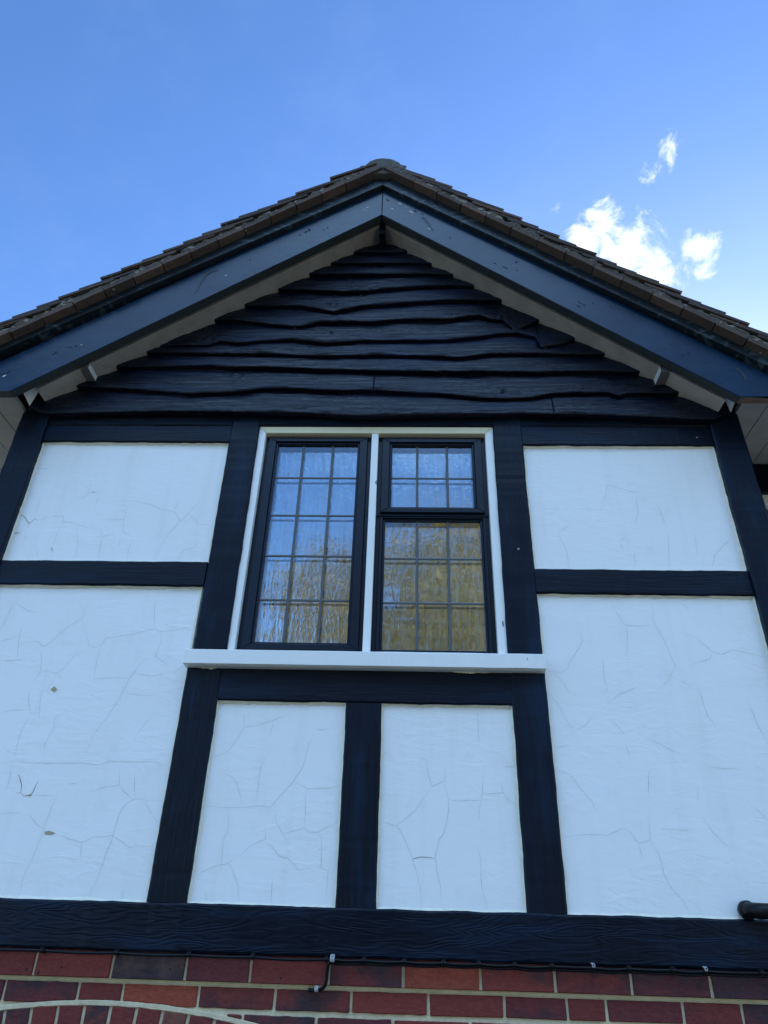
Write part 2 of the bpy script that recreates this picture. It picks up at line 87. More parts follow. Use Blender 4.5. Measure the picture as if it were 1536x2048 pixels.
BARGE_MARKS = [[0,[[-0.0592,5.3084],[-0.064,5.3079],[-0.0714,5.3118],[-0.0753,5.3197],[-0.0734,5.3234],[-0.0677,5.3231],[-0.0578,5.315]]],[0,[[0.0039,5.2372],[-0.0036,5.2353],[-0.0139,5.2451],[-0.0215,5.2552],[-0.0179,5.2598],[-0.0099,5.2566],[-0.0027,5.2486]]],[0,[[-0.1009,5.2708],[-0.1026,5.2669],[-0.109,5.2714],[-0.1128,5.2782],[-0.1114,5.2826],[-0.1058,5.2793],[-0.1016,5.2751]]],[0,[[-0.2282,5.2964],[-0.2297,5.2904],[-0.2366,5.2828],[-0.2438,5.2799],[-0.242,5.2861],[-0.2397,5.2919],[-0.2325,5.2973]]],[0,[[-0.2491,5.2731],[-0.2507,5.2691],[-0.2537,5.2651],[-0.2566,5.2652],[-0.2597,5.266],[-0.2565,5.2715],[-0.2517,5.2741]]],[0,[[-0.9022,4.7792],[-0.9008,4.7751],[-0.9056,4.7706],[-0.9108,4.7687],[-0.9128,4.7727],[-0.9094,4.7781],[-0.905,4.7808]]],[0,[[-1.5019,4.3188],[-1.5019,4.315],[-1.5045,4.3125],[-1.5074,4.312],[-1.5102,4.3141],[-1.5076,4.3175],[-1.5052,4.3189]]],[0,[[-1.7974,4.1364],[-1.7995,4.1296],[-1.8046,4.1227],[-1.8116,4.1205],[-1.8137,4.1246],[-1.8123,4.1322],[-1.804,4.1352]]],[0,[[0.091,5.1046],[0.086,5.1057],[0.0784,5.1103],[0.0743,5.1172],[0.0749,5.1205],[0.0812,5.1186],[0.0883,5.1104]]],[0,[[-0.0319,5.2828],[-0.0339,5.2807],[-0.0373,5.2846],[-0.0388,5.2876],[-0.0385,5.29],[-0.0357,5.2906],[-0.0324,5.2866]]],[1,[[-0.5346,5.1033],[-0.5357,5.0978],[-0.5421,5.0916],[-0.549,5.0878],[-0.5486,5.093],[-0.5466,5.0998],[-0.5373,5.1073]]],[1,[[-0.5213,5.1182],[-0.5209,5.1077],[-0.5248,5.0999],[-0.5303,5.1064],[-0.5337,5.1118],[-0.5344,5.1218],[-0.5277,5.1237]]],[1,[[-0.5657,5.0781],[-0.5653,5.0744],[-0.5707,5.0695],[-0.5757,5.0671],[-0.5754,5.071],[-0.5728,5.0751],[-0.5685,5.0787]]],[1,[[-0.4488,5.1134],[-0.448,5.1094],[-0.4497,5.1046],[-0.4531,5.1071],[-0.454,5.1109],[-0.4532,5.1141],[-0.4509,5.1156]]],[1,[[-0.4303,5.1304],[-0.431,5.1252],[-0.4335,5.1221],[-0.4363,5.123],[-0.4397,5.1257],[-0.4371,5.1305],[-0.4339,5.1314]]],[1,[[-1.606,4.2748],[-1.6083,4.2699],[-1.6158,4.2621],[-1.6266,4.2539],[-1.6248,4.2595],[-1.6187,4.2668],[-1.6091,4.2758]]],[1,[[-1.5259,4.3127],[-1.523,4.3078],[-1.5279,4.3053],[-1.532,4.304],[-1.5354,4.3079],[-1.5332,4.313],[-1.5292,4.3172]]],[1,[[-1.5502,4.3083],[-1.5519,4.3048],[-1.5557,4.3006],[-1.559,4.2994],[-1.561,4.2998],[-1.5578,4.3039],[-1.5526,4.309]]],[1,[[-1.7876,4.1594],[-1.791,4.1518],[-1.7984,4.1455],[-1.8049,4.1415],[-1.8068,4.1442],[-1.8025,4.1506],[-1.7956,4.1561]]],[1,[[-1.8107,4.1478],[-1.8139,4.1413],[-1.8179,4.137],[-1.8247,4.1318],[-1.826,4.1364],[-1.8239,4.1432],[-1.8167,4.1466]]],[1,[[-1.2534,4.6148],[-1.2541,4.6108],[-1.2571,4.6069],[-1.2609,4.606],[-1.2618,4.6088],[-1.2596,4.612],[-1.257,4.614]]],[1,[[-0.7986,4.8906],[-0.7988,4.8865],[-0.802,4.8827],[-0.8049,4.8834],[-0.8067,4.8853],[-0.8052,4.8893],[-0.8016,4.8913]]],[1,[[0.02,5.2489],[0.0147,5.2495],[0.0076,5.2544],[0.0025,5.2618],[0.0054,5.2637],[0.0104,5.2636],[0.0184,5.2555]]],[1,[[0.0539,5.2283],[0.0531,5.225],[0.0466,5.2297],[0.0434,5.2356],[0.0461,5.2363],[0.0493,5.237],[0.053,5.2314]]],[1,[[-0.1208,5.339],[-0.1278,5.3406],[-0.1361,5.3486],[-0.1412,5.3549],[-0.1427,5.3604],[-0.1345,5.3562],[-0.1253,5.3475]]],[1,[[0.191,5.0375],[0.1872,5.0368],[0.1847,5.0388],[0.1814,5.0425],[0.1847,5.0449],[0.1875,5.0477],[0.1893,5.0427]]],[1,[[0.51,4.8544],[0.506,4.8525],[0.5004,4.8558],[0.4985,4.8619],[0.4994,4.8669],[0.5046,4.864],[0.5091,4.8603]]],[1,[[0.5057,4.7958],[0.5037,4.7929],[0.4993,4.7959],[0.4979,4.8005],[0.4991,4.8036],[0.5025,4.8019],[0.5048,4.7993]]],[1,[[0.4586,4.8099],[0.4526,4.8123],[0.4415,4.8204],[0.4342,4.8294],[0.4381,4.829],[0.4447,4.8252],[0.4557,4.8157]]],[1,[[0.4084,4.8424],[0.403,4.8454],[0.3964,4.8493],[0.39,4.8567],[0.3942,4.8556],[0.3987,4.8537],[0.4054,4.8471]]],[1,[[0.785,4.5702],[0.7794,4.5726],[0.7735,4.5773],[0.7685,4.583],[0.7678,4.5872],[0.7756,4.581],[0.7805,4.5763]]],[1,[[0.7989,4.5557],[0.7959,4.5551],[0.7897,4.5603],[0.7865,4.5652],[0.7862,4.5687],[0.7921,4.5657],[0.7959,4.5604]]],[1,[[0.7797,4.542],[0.7724,4.5463],[0.7656,4.5515],[0.7577,4.5594],[0.7608,4.5597],[0.7672,4.5564],[0.7737,4.5492]]],[1,[[0.8365,4.5711],[0.8333,4.571],[0.831,4.5724],[0.8293,4.5755],[0.8309,4.5779],[0.8337,4.5782],[0.8367,4.5754]]],[1,[[0.9185,4.5471],[0.9149,4.5478],[0.912,4.5492],[0.9097,4.5529],[0.9112,4.5554],[0.9147,4.5551],[0.9177,4.5511]]],[1,[[1.1718,4.361],[1.1703,4.3603],[1.167,4.3617],[1.1661,4.3649],[1.1664,4.3674],[1.1698,4.3667],[1.1726,4.363]]],[1,[[1.1486,4.3046],[1.1459,4.3048],[1.1422,4.3079],[1.1387,4.3119],[1.1407,4.3127],[1.1441,4.3119],[1.147,4.3079]]],[1,[[1.2166,4.252],[1.2129,4.2525],[1.2075,4.2569],[1.2047,4.2612],[1.2065,4.262],[1.2099,4.2613],[1.214,4.2565]]],[1,[[1.1846,4.2437],[1.1822,4.2434],[1.1804,4.2445],[1.1796,4.2467],[1.1801,4.2498],[1.1827,4.2486],[1.1853,4.247]]],[1,[[1.3467,4.1105],[1.3446,4.1099],[1.3412,4.1127],[1.3387,4.1161],[1.3408,4.1166],[1.3433,4.1161],[1.3473,4.1128]]],[1,[[1.4706,4.14],[1.4687,4.1391],[1.463,4.1442],[1.4598,4.1485],[1.4616,4.149],[1.4652,4.1469],[1.4716,4.142]]],[1,[[1.2473,4.3663],[1.2426,4.3683],[1.2341,4.3754],[1.2273,4.383],[1.2317,4.3813],[1.2364,4.3787],[1.2433,4.3719]]],[2,[[-0.9517,4.8153],[-0.9803,4.8083],[-1.0055,4.7798],[-1.0183,4.7373],[-1.0304,4.6918],[-1.0412,4.64]]],[2,[[0.0495,5.2078],[0.0673,5.1796],[0.0849,5.1437],[0.1022,5.1003]]],[2,[[1.3874,4.1704],[1.4051,4.1561],[1.4145,4.1334],[1.4162,4.1053]]]]
KN = [[-0.256,4.823,0.018],[-0.4101,4.7413,0.03],[-0.3874,4.5445,0.022],[-0.2918,4.4779,0.012],[-0.4262,4.1835,0.016],[-0.5718,4.5891,0.022],[-0.9931,4.4899,0.028],[0.428,4.646,0.02],[0.6278,4.4526,0.03],[0.4952,4.5679,0.02],[-0.8255,4.2811,0.03],[0.4113,4.1752,0.025],[-0.2139,4.8446,0.012]]
CHIPXZ = [[[-1.3153,2.7873],[-1.3052,2.8005],[-1.29,2.7888],[-1.2979,2.7778]],[[-1.2046,2.3123],[-1.1872,2.3154],[-1.1656,2.3087],[-1.1789,2.3036],[-1.1989,2.3044]],[[-1.2963,2.4252],[-1.2817,2.4274],[-1.2788,2.4228],[-1.2871,2.4198]]]

# ---------------------------------------------------------------- materials
def mat(name):
    mm = bpy.data.materials.new(name); mm.use_nodes = True
    nt = mm.node_tree; b = nt.nodes['Principled BSDF']
    return mm, nt.nodes, nt.links, b
def coords(nd, lk, scale, rot=(0,0,0)):
    g = N(nd, 'ShaderNodeNewGeometry'); mp = N(nd, 'ShaderNodeMapping', ins={'Scale': scale, 'Rotation': rot})
    lk.new(g.outputs['Position'], mp.inputs['Vector']); return mp.outputs[0]
def ramp(nd, lk, src, stops):
    r = N(nd, 'ShaderNodeValToRGB'); e = r.color_ramp.elements
    while len(e) < len(stops): e.new(0.5)
    for i, (p, c) in enumerate(stops): e[i].position = p; e[i].color = (*c, 1) if len(c) == 3 else c
    lk.new(src, r.inputs[0]); return r.outputs[0]
def bump(nd, lk, b, h, strength, dist, prev=None):
    bp = N(nd, 'ShaderNodeBump', ins={'Strength': strength, 'Distance': dist}); lk.new(h, bp.inputs['Height'])
    if prev: lk.new(prev, bp.inputs['Normal'])
    if b is not None: lk.new(bp.outputs[0], b.inputs['Normal'])
    return bp.outputs[0]
def mixrgb(nd, lk, f, a, c):
    x = N(nd, 'ShaderNodeMix', data_type='RGBA')
    if isinstance(f, float): x.inputs['Factor'].default_value = f
    else: lk.new(f, x.inputs['Factor'])
    for i, v in (('A', a), ('B', c)):
        if isinstance(v, tuple): x.inputs[i].default_value = (*v, 1)
        else: lk.new(v, x.inputs[i])
    return x.outputs['Result']
def flecks(nd, lk, scale, size, keep, strch=(1,1,1)):
    vo = N(nd, 'ShaderNodeTexVoronoi', feature='F1', ins={'Scale': scale, 'Randomness': 1.0})
    wob = N(nd, 'ShaderNodeTexNoise', ins={'Scale': 60.0}); base = coords(nd, lk, strch)
    lk.new(base, wob.inputs['Vector'])
    va = N(nd, 'ShaderNodeVectorMath', operation='MULTIPLY_ADD'); lk.new(wob.outputs['Color'], va.inputs[0]); va.inputs[1].default_value = (.012, .012, .012); lk.new(base, va.inputs[2])
    lk.new(va.outputs[0], vo.inputs['Vector'])
    sp = N(nd, 'ShaderNodeSeparateColor'); lk.new(vo.outputs['Color'], sp.inputs[0])
    s2 = math_n(nd, lk, 'MULTIPLY', sp.outputs[1], size)
    return math_n(nd, lk, 'MULTIPLY', math_n(nd, lk, 'LESS_THAN', vo.outputs['Distance'], s2), math_n(nd, lk, 'GREATER_THAN', sp.outputs[0], 1 - keep))

def black_timber(name, axis, col=(0.0008,0.0048,0.0135), rough=0.43, grain=1.3, rings=False, fl=0.04, spec=0.19, rv=0.45):
    mm, nd, lk, b = mat(name)
    sc = {'x': (2.2, 30, 30), 'z': (30, 30, 2.2)}[axis]
    v = coords(nd, lk, sc)
    n1 = N(nd, 'ShaderNodeTexNoise', ins={'Scale': 2.2, 'Detail': 8.0, 'Roughness': 0.65, 'Distortion': 0.6}); lk.new(v, n1.inputs['Vector'])
    sc2 = {'x': (1.0, 6, 6), 'z': (6, 6, 1.0)}[axis]
    v2 = coords(nd, lk, sc2)
    n2 = N(nd, 'ShaderNodeTexNoise', ins={'Scale': 2.0, 'Detail': 4.0, 'Roughness': 0.6}); lk.new(v2, n2.inputs['Vector'])
    h = n1.outputs['Fac']
    if rings:
        v3 = coords(nd, lk, (0.9, 5.5, 5.5))
        dn = N(nd, 'ShaderNodeTexNoise', ins={'Scale': 1.5, 'Detail': 3.0, 'Roughness': 0.5}); lk.new(v3, dn.inputs['Vector'])
        rg = math_n(nd, lk, 'SINE', math_n(nd, lk, 'MULTIPLY', dn.outputs['Fac'], 190.0))
        h = math_n(nd, lk, 'MULTIPLY_ADD', rg, 0.12, math_n(nd, lk, 'MULTIPLY', n1.outputs['Fac'], 0.6))
    worn_sheen = N(nd, 'ShaderNodeMapRange', interpolation_type='SMOOTHSTEP', ins={'From Min': 0.47, 'From Max': 0.72}); lk.new(n2.outputs['Fac'], worn_sheen.inputs['Value'])
    wg = math_n(nd, lk, 'MULTIPLY', worn_sheen.outputs['Result'], n1.outputs['Fac'])
    c = mixrgb(nd, lk, wg, col, tuple(q * 4.2 + 0.002 for q in col))  # patchy lighter navy: wear plus bluish sheen painted into the base colour
    fk = flecks(nd, lk, 16.0, 0.10, fl)
    c = mixrgb(nd, lk, fk, c, (0.25, 0.27, 0.28))
    lk.new(c, b.inputs['Base Color'])
    r = math_n(nd, lk, 'MULTIPLY_ADD', n2.outputs['Fac'], rv, rough - rv/2); lk.new(r, b.inputs['Roughness'])
    b.inputs['Specular IOR Level'].default_value = spec
    bump(nd, lk, b, h, 0.55 * grain, 0.004)
    return mm
M_POST = black_timber('black_timber_upright', 'z'); M_RAIL = black_timber('black_timber_level', 'x')
M_BRESS = black_timber('black_timber_ringed', 'x', rings=True, grain=1.3, rough=0.40)
M_BOARD = black_timber('black_weatherboard', 'x', col=(0.0004,0.0032,0.0125), rough=0.33, grain=3.2, fl=0.16, spec=0.32, rv=0.75)

def painted(name, col, rough, noise_s=3.0, amt=0.15, bs=0.15, bscale=40.0, spec=0.5, fl=0.0, flc=(.5,.5,.5), streak=(1,1,1), chips=0.0):
    mm, nd, lk, b = mat(name)
    v = coords(nd, lk, streak)
    n1 = N(nd, 'ShaderNodeTexNoise', ins={'Scale': noise_s, 'Detail': 8.0, 'Roughness': 0.6}); lk.new(v, n1.inputs['Vector'])
    c = mixrgb(nd, lk, n1.outputs['Fac'], tuple(q * (1 - amt) for q in col), tuple(min(1, q * (1 + amt)) for q in col))
    if fl: c = mixrgb(nd, lk, flecks(nd, lk, 14.0, 0.12, fl, streak), c, flc)
    if chips:
        v2 = coords(nd, lk, (12, 12, 30)); n3 = N(nd, 'ShaderNodeTexNoise', ins={'Scale': 1.6, 'Detail': 5.0, 'Roughness': 0.55}); lk.new(v2, n3.inputs['Vector'])
        v4 = coords(nd, lk, (1.6, 1.6, 1.6)); n4 = N(nd, 'ShaderNodeTexNoise', ins={'Scale': 1.0, 'Detail': 2.0}); lk.new(v4, n4.inputs['Vector'])
        t = math_n(nd, lk, 'ADD', n3.outputs['Fac'], math_n(nd, lk, 'MULTIPLY', n4.outputs['Fac'], 0.5))
        k = math_n(nd, lk, 'GREATER_THAN', t, 1.02 - chips); c = mixrgb(nd, lk, k, c, flc)
    lk.new(c, b.inputs['Base Color']); b.inputs['Roughness'].default_value = rough; b.inputs['Specular IOR Level'].default_value = spec
    n2 = N(nd, 'ShaderNodeTexNoise', ins={'Scale': bscale, 'Detail': 5.0, 'Roughness': 0.6}); lk.new(v, n2.inputs['Vector'])
    bump(nd, lk, b, n2.outputs['Fac'], bs, 0.004)
    return mm
M_BARGE = painted('black_gloss_paint', (0.003,0.020,0.050), 0.25, noise_s=5, amt=0.6, bs=0.35, bscale=9.0, spec=0.29, streak=(1,1,1), chips=0.06, flc=(0.004,0.005,0.008))
M_TRIM = painted('black_flaking_paint', (0.010,0.018,0.026), 0.38, noise_s=30, amt=0.6, bs=0.7, bscale=60.0, spec=0.5, streak=(1,1,1.0), chips=0.17, flc=(0.055,0.08,0.10))
M_BLACK = painted('black_shadow_board', (0.006,0.007,0.009), 0.7)
M_UNDER = painted('underside_bounce_tint', (0.035,0.042,0.042), 0.6, noise_s=8, amt=0.3, spec=0.3)
M_FLAKEW = painted('pale_primer_flake', (0.42,0.46,0.47), 0.8, amt=0.3)
M_SMEAR = painted('dull_brush_mark', (0.006,0.014,0.026), 0.5, noise_s=20, amt=0.5)
M_BARE = painted('bare_brown_wood', (0.16,0.085,0.06), 0.7, noise_s=20, amt=0.5)
M_SOFFIT = painted('cream_soffit_plaster', (0.40,0.335,0.29), 0.7, noise_s=9.0, amt=0.5, bs=0.4, bscale=25, fl=0.05, flc=(.08,.08,.07))
M_PLATELIT = painted('lit_plate_face', (0.66,0.66,0.62), 0.7, noise_s=15, amt=0.25)
M_EAVES = painted('grey_soffit_board', (0.33,0.31,0.29), 0.75, noise_s=9.0, amt=0.4, bs=0.4, bscale=25, fl=0.06, flc=(.06,.06,.06))
M_WHITE = painted('white_gloss_paint', (0.86,0.86,0.83), 0.4, noise_s=8, amt=0.05, bs=0.35, bscale=30, fl=0.10, flc=(.25,.22,.18), streak=(2,2,.6))
M_HEAD = painted('cream_gloss_head', (0.80,0.70,0.45), 0.4, noise_s=12, amt=0.08, bs=0.35, bscale=30)  # frame head tinted cream, yellower than the white jambs
M_FRAME = painted('dark_casement_paint', (0.004,0.010,0.022), 0.33, amt=0.12, bs=0.04, spec=0.32)
M_LEAD = painted('grey_lead_strip', (0.09,0.095,0.10), 0.5, amt=0.1, spec=0.5)
M_CABLE = painted('black_cable_sheath', (0.002,0.003,0.005), 0.4, amt=0.2, spec=0.25)
M_CLIP = painted('black_clip_plastic', (0.004,0.005,0.007), 0.4, spec=0.3)
M_CLIPW = painted('pale_clip_plastic', (0.42,0.44,0.44), 0.5)
M_PIPE = painted('black_pipe_plastic', (0.003,0.004,0.005), 0.42, noise_s=12, amt=0.5, bs=0.2, spec=0.25)
M_MORTAR = painted('cream_mortar', (0.66,0.56,0.37), 0.95, noise_s=25, amt=0.35, bs=0.9, bscale=120)
M_VERGE = painted('grey_verge_mortar', (0.27,0.24,0.20), 0.95, noise_s=18, amt=0.6, bs=1.0, bscale=90)
M_CRACK = painted('crack_line', (0.52,0.51,0.48), 0.95, noise_s=6, amt=0.5)
M_CRACKD = painted('open_crack_line', (0.20,0.18,0.15), 0.95)
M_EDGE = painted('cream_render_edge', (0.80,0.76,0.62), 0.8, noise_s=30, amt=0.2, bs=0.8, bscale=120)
M_CHIP = painted('bare_render_chip', (0.42,0.36,0.24), 0.95, noise_s=90, amt=0.3)
M_FLEECE = painted('room_wall', (0.25,0.23,0.20), 0.9)
M_GUT = painted('black_gutter', (0.01,0.01,0.012), 0.35)
M_VEDARK = painted('dark_verge_mortar', (0.10,0.088,0.075), 0.95, noise_s=14, amt=0.7, bs=1.0, bscale=90, chips=0.20, flc=(0.30,0.27,0.22))
M_PLATE = painted('shaded_plate_wood', (0.14,0.12,0.11), 0.8, noise_s=20, amt=0.4)
M_RMORT = painted('weathered_ridge_mortar', (0.10,0.092,0.08), 0.95, noise_s=40, amt=0.7, bs=1.0, bscale=70, fl=0.25, flc=(.35,.34,.30))
M_ROOFU = painted('roof_felt', (0.03,0.028,0.026), 0.9)

# white render: trowelled relief, fine grit
M_REND, nd, lk, b = mat('white_painted_render')
v = coords(nd, lk, (1, 1, 1)); vt = coords(nd, lk, (9, 9, 22))
n1 = N(nd, 'ShaderNodeTexNoise', ins={'Scale': 2.2, 'Detail': 5.0, 'Roughness': 0.55}); lk.new(v, n1.inputs['Vector'])
c = mixrgb(nd, lk, n1.outputs['Fac'], (0.86,0.85,0.82), (0.90,0.90,0.89))
n5 = N(nd, 'ShaderNodeTexNoise', ins={'Scale': 11.0, 'Detail': 8.0, 'Roughness': 0.7}); lk.new(v, n5.inputs['Vector'])
gm = N(nd, 'ShaderNodeMapRange', ins={'From Min': 0.56, 'From Max': 0.8, 'To Min': 0.0, 'To Max': 0.35}); lk.new(n5.outputs['Fac'], gm.inputs['Value'])
c = mixrgb(nd, lk, gm.outputs['Result'], c, (0.66,0.65,0.58))
vs_ = coords(nd, lk, (14, 14, 0.9)); ns_ = N(nd, 'ShaderNodeTexNoise', ins={'Scale': 1.0, 'Detail': 5.0, 'Roughness': 0.6}); lk.new(vs_, ns_.inputs['Vector'])
sm_ = N(nd, 'ShaderNodeMapRange', ins={'From Min': 0.52, 'From Max': 0.8, 'To Min': 0.0, 'To Max': 0.30}); lk.new(ns_.outputs['Fac'], sm_.inputs['Value'])
c = mixrgb(nd, lk, sm_.outputs['Result'], c, (0.70,0.69,0.60))
c = mixrgb(nd, lk, flecks(nd, lk, 9.0, 0.05, 0.12), c, (0.30,0.28,0.22))
lk.new(c, b.inputs['Base Color']); b.inputs['Roughness'].default_value = 0.55; b.inputs['Specular IOR Level'].default_value = 0.35
nt_ = N(nd, 'ShaderNodeTexNoise', ins={'Scale': 1.2, 'Detail': 5.0, 'Roughness': 0.55, 'Distortion': 1.2}); lk.new(vt, nt_.inputs['Vector'])
nm = N(nd, 'ShaderNodeTexNoise', ins={'Scale': 3.2, 'Detail': 2.0}); lk.new(v, nm.inputs['Vector'])
msk = N(nd, 'ShaderNodeMapRange', interpolation_type='SMOOTHSTEP', ins={'From Min': 0.38, 'From Max': 0.66, 'To Min': 0.25, 'To Max': 1.0}); lk.new(nm.outputs['Fac'], msk.inputs['Value'])
ng = N(nd, 'ShaderNodeTexNoise', ins={'Scale': 130.0, 'Detail': 3.0, 'Roughness': 0.6}); lk.new(v, ng.inputs['Vector'])
hh = math_n(nd, lk, 'MULTIPLY', nt_.outputs['Fac'], msk.outputs['Result'])
hh = math_n(nd, lk, 'MULTIPLY_ADD', ng.outputs['Fac'], 0.06, hh)
bump(nd, lk, b, hh, 0.30, 0.0075)

# brick with per-brick tint
M_BRICK, nd, lk, b = mat('red_brick')
at = N(nd, 'ShaderNodeVertexColor', layer_name='tint'); sp = N(nd, 'ShaderNodeSeparateColor'); lk.new(at.outputs['Color'], sp.inputs[0])
v = coords(nd, lk, (1, 1, 1.6))
base = ramp(nd, lk, sp.outputs[0], [(0.0, (0.085,0.028,0.034)), (0.3, (0.17,0.033,0.030)), (0.6, (0.22,0.042,0.032)), (0.8, (0.32,0.068,0.036)), (1.0, (0.12,0.072,0.056))])
n1 = N(nd, 'ShaderNodeTexNoise', ins={'Scale': 9.0, 'Detail': 6.0, 'Roughness': 0.6}); lk.new(v, n1.inputs['Vector'])
n2 = N(nd, 'ShaderNodeTexNoise', ins={'Scale': 55.0, 'Detail': 8.0, 'Roughness': 0.7}); lk.new(v, n2.inputs['Vector'])
pk = math_n(nd, lk, 'ADD', n1.outputs['Fac'], math_n(nd, lk, 'MULTIPLY', sp.outputs[1], 0.34))
pm = N(nd, 'ShaderNodeMapRange', interpolation_type='SMOOTHSTEP', ins={'From Min': 0.60, 'From Max': 0.92}); lk.new(pk, pm.inputs['Value'])
c = mixrgb(nd, lk, pm.outputs['Result'], base, (0.050,0.030,0.036))
c2 = mixrgb(nd, lk, n2.outputs['Fac'], (0.30,0.28,0.30), (1.60,1.60,1.60))
mx = N(nd, 'ShaderNodeMix', data_type='RGBA', blend_type='MULTIPLY'); mx.inputs['Factor'].default_value = 1.0; lk.new(c, mx.inputs['A']); lk.new(c2, mx.inputs['B'])
c = mixrgb(nd, lk, flecks(nd, lk, 30.0, 0.16, 0.18), mx.outputs['Result'], (0.02,0.015,0.018))
lk.new(c, b.inputs['Base Color']); b.inputs['Roughness'].default_value = 0.75; b.inputs['Specular IOR Level'].default_value = 0.3
bump(nd, lk, b, n2.outputs['Fac'], 0.9, 0.005)

M_TILE, nd, lk, b = mat('brown_clay_tile')
at = N(nd, 'ShaderNodeVertexColor', layer_name='tint'); sp = N(nd, 'ShaderNodeSeparateColor'); lk.new(at.outputs['Color'], sp.inputs[0])
v = coords(nd, lk, (1, 1, 1))
base = ramp(nd, lk, sp.outputs[0], [(0.0, (0.050,0.038,0.034)), (0.5, (0.085,0.056,0.044)), (1.0, (0.145,0.088,0.064))])
n1 = N(nd, 'ShaderNodeTexNoise', ins={'Scale': 35.0, 'Detail': 8.0, 'Roughness': 0.7}); lk.new(v, n1.inputs['Vector'])
c2 = mixrgb(nd, lk, n1.outputs['Fac'], (0.4,0.4,0.4), (1.6,1.6,1.6))
mx = N(nd, 'ShaderNodeMix', data_type='RGBA', blend_type='MULTIPLY'); mx.inputs['Factor'].default_value = 1.0; lk.new(base, mx.inputs['A']); lk.new(c2, mx.inputs['B'])
c = mixrgb(nd, lk, flecks(nd, lk, 40.0, 0.22, 0.12), mx.outputs['Result'], (0.33,0.33,0.30))
lk.new(c, b.inputs['Base Color']); b.inputs['Roughness'].default_value = 0.85; b.inputs['Specular IOR Level'].default_value = 0.3
bump(nd, lk, b, n1.outputs['Fac'], 0.7, 0.005)

def glass_mat(name, refl, tint, wave, fine):
    mm, nd, lk, b = mat(name); out = nd['Material Output']; nd.remove(b)
    v = coords(nd, lk, (1, 1, 1))
    tr = N(nd, 'ShaderNodeBsdfTransparent', ins={'Color': (*tint, 1)})
    gl = N(nd, 'ShaderNodeBsdfGlossy', ins={'Roughness': 0.015, 'Color': (0.92, 0.97, 1.0, 1)})
    hsum = None
    if wave:
        vs = coords(nd, lk, (26, 26, 3.6)); n1 = N(nd, 'ShaderNodeTexNoise', ins={'Scale': 1.0, 'Detail': 2.5, 'Roughness': 0.5, 'Distortion': 0.9}); lk.new(vs, n1.inputs['Vector'])
        vf = coords(nd, lk, (75, 75, 38)); n2 = N(nd, 'ShaderNodeTexNoise', ins={'Scale': 1.0, 'Detail': 2.0, 'Roughness': 0.5, 'Distortion': 1.6}); lk.new(vf, n2.inputs['Vector'])
        h = math_n(nd, lk, 'MULTIPLY_ADD', n2.outputs['Fac'], fine, n1.outputs['Fac'])
        bp = N(nd, 'ShaderNodeBump', ins={'Strength': 1.0, 'Distance': wave}); lk.new(h, bp.inputs['Height']); lk.new(bp.outputs[0], gl.inputs['Normal'])
    lw = N(nd, 'ShaderNodeFresnel', ins={'IOR': 1.5})
    f = math_n(nd, lk, 'ADD', lw.outputs[0], refl, clamp=True)
    mx = N(nd, 'ShaderNodeMixShader'); lk.new(f, mx.inputs[0]); lk.new(tr.outputs[0], mx.inputs[1]); lk.new(gl.outputs[0], mx.inputs[2]); lk.new(mx.outputs[0], out.inputs['Surface'])
    return mm
M_GLASS = glass_mat('clear_outer_glass', 0.17, (0.93,0.96,0.95), 0.0006, 0.0)
M_RIPPLE = glass_mat('rippled_inner_glass', 0.58, (0.95,0.96,0.93), 0.0023, 0.42)

M_NET, nd, lk, b = mat('white_net_curtain')
b.inputs['Base Color'].default_value = (0.75,0.75,0.72,1); b.inputs['Roughness'].default_value = 0.9
M_GRAVEL, nd, lk, b = mat('pale_gravel')
v = coords(nd, lk, (1,1,1)); n1 = N(nd, 'ShaderNodeTexNoise', ins={'Scale': 30.0, 'Detail': 8.0, 'Roughness': 0.7}); lk.new(v, n1.inputs['Vector'])
lk.new(ramp(nd, lk, n1.outputs['Fac'], [(0.3,(0.10,0.085,0.065)),(0.7,(0.24,0.21,0.16))]), b.inputs['Base Color']); b.inputs['Roughness'].default_value = 0.9; bump(nd, lk, b, n1.outputs['Fac'], 0.8, 0.02)
M_GRASS, nd, lk, b = mat('meadow_grass')
v = coords(nd, lk, (1,1,1)); n1 = N(nd, 'ShaderNodeTexNoise', ins={'Scale': 2.0, 'Detail': 8.0}); lk.new(v, n1.inputs['Vector'])
lk.new(ramp(nd, lk, n1.outputs['Fac'], [(0.3,(0.05,0.08,0.02)),(0.7,(0.10,0.13,0.04))]), b.inputs['Base Color']); b.inputs['Roughness'].default_value = 0.9
M_LEAF, nd, lk, b = mat('golden_green_leaves')
v = coords(nd, lk, (1,1,1)); n1 = N(nd, 'ShaderNodeTexNoise', ins={'Scale': 0.9, 'Detail': 4.0}); lk.new(v, n1.inputs['Vector'])
lk.new(ramp(nd, lk, n1.outputs['Fac'], [(0.3,(0.21,0.18,0.06)),(0.7,(0.43,0.35,0.13))]), b.inputs['Base Color']); b.inputs['Roughness'].default_value = 0.6
M_BARK = painted('grey_brown_bark', (0.10,0.075,0.05), 0.9, noise_s=8, amt=0.4, bs=0.8)

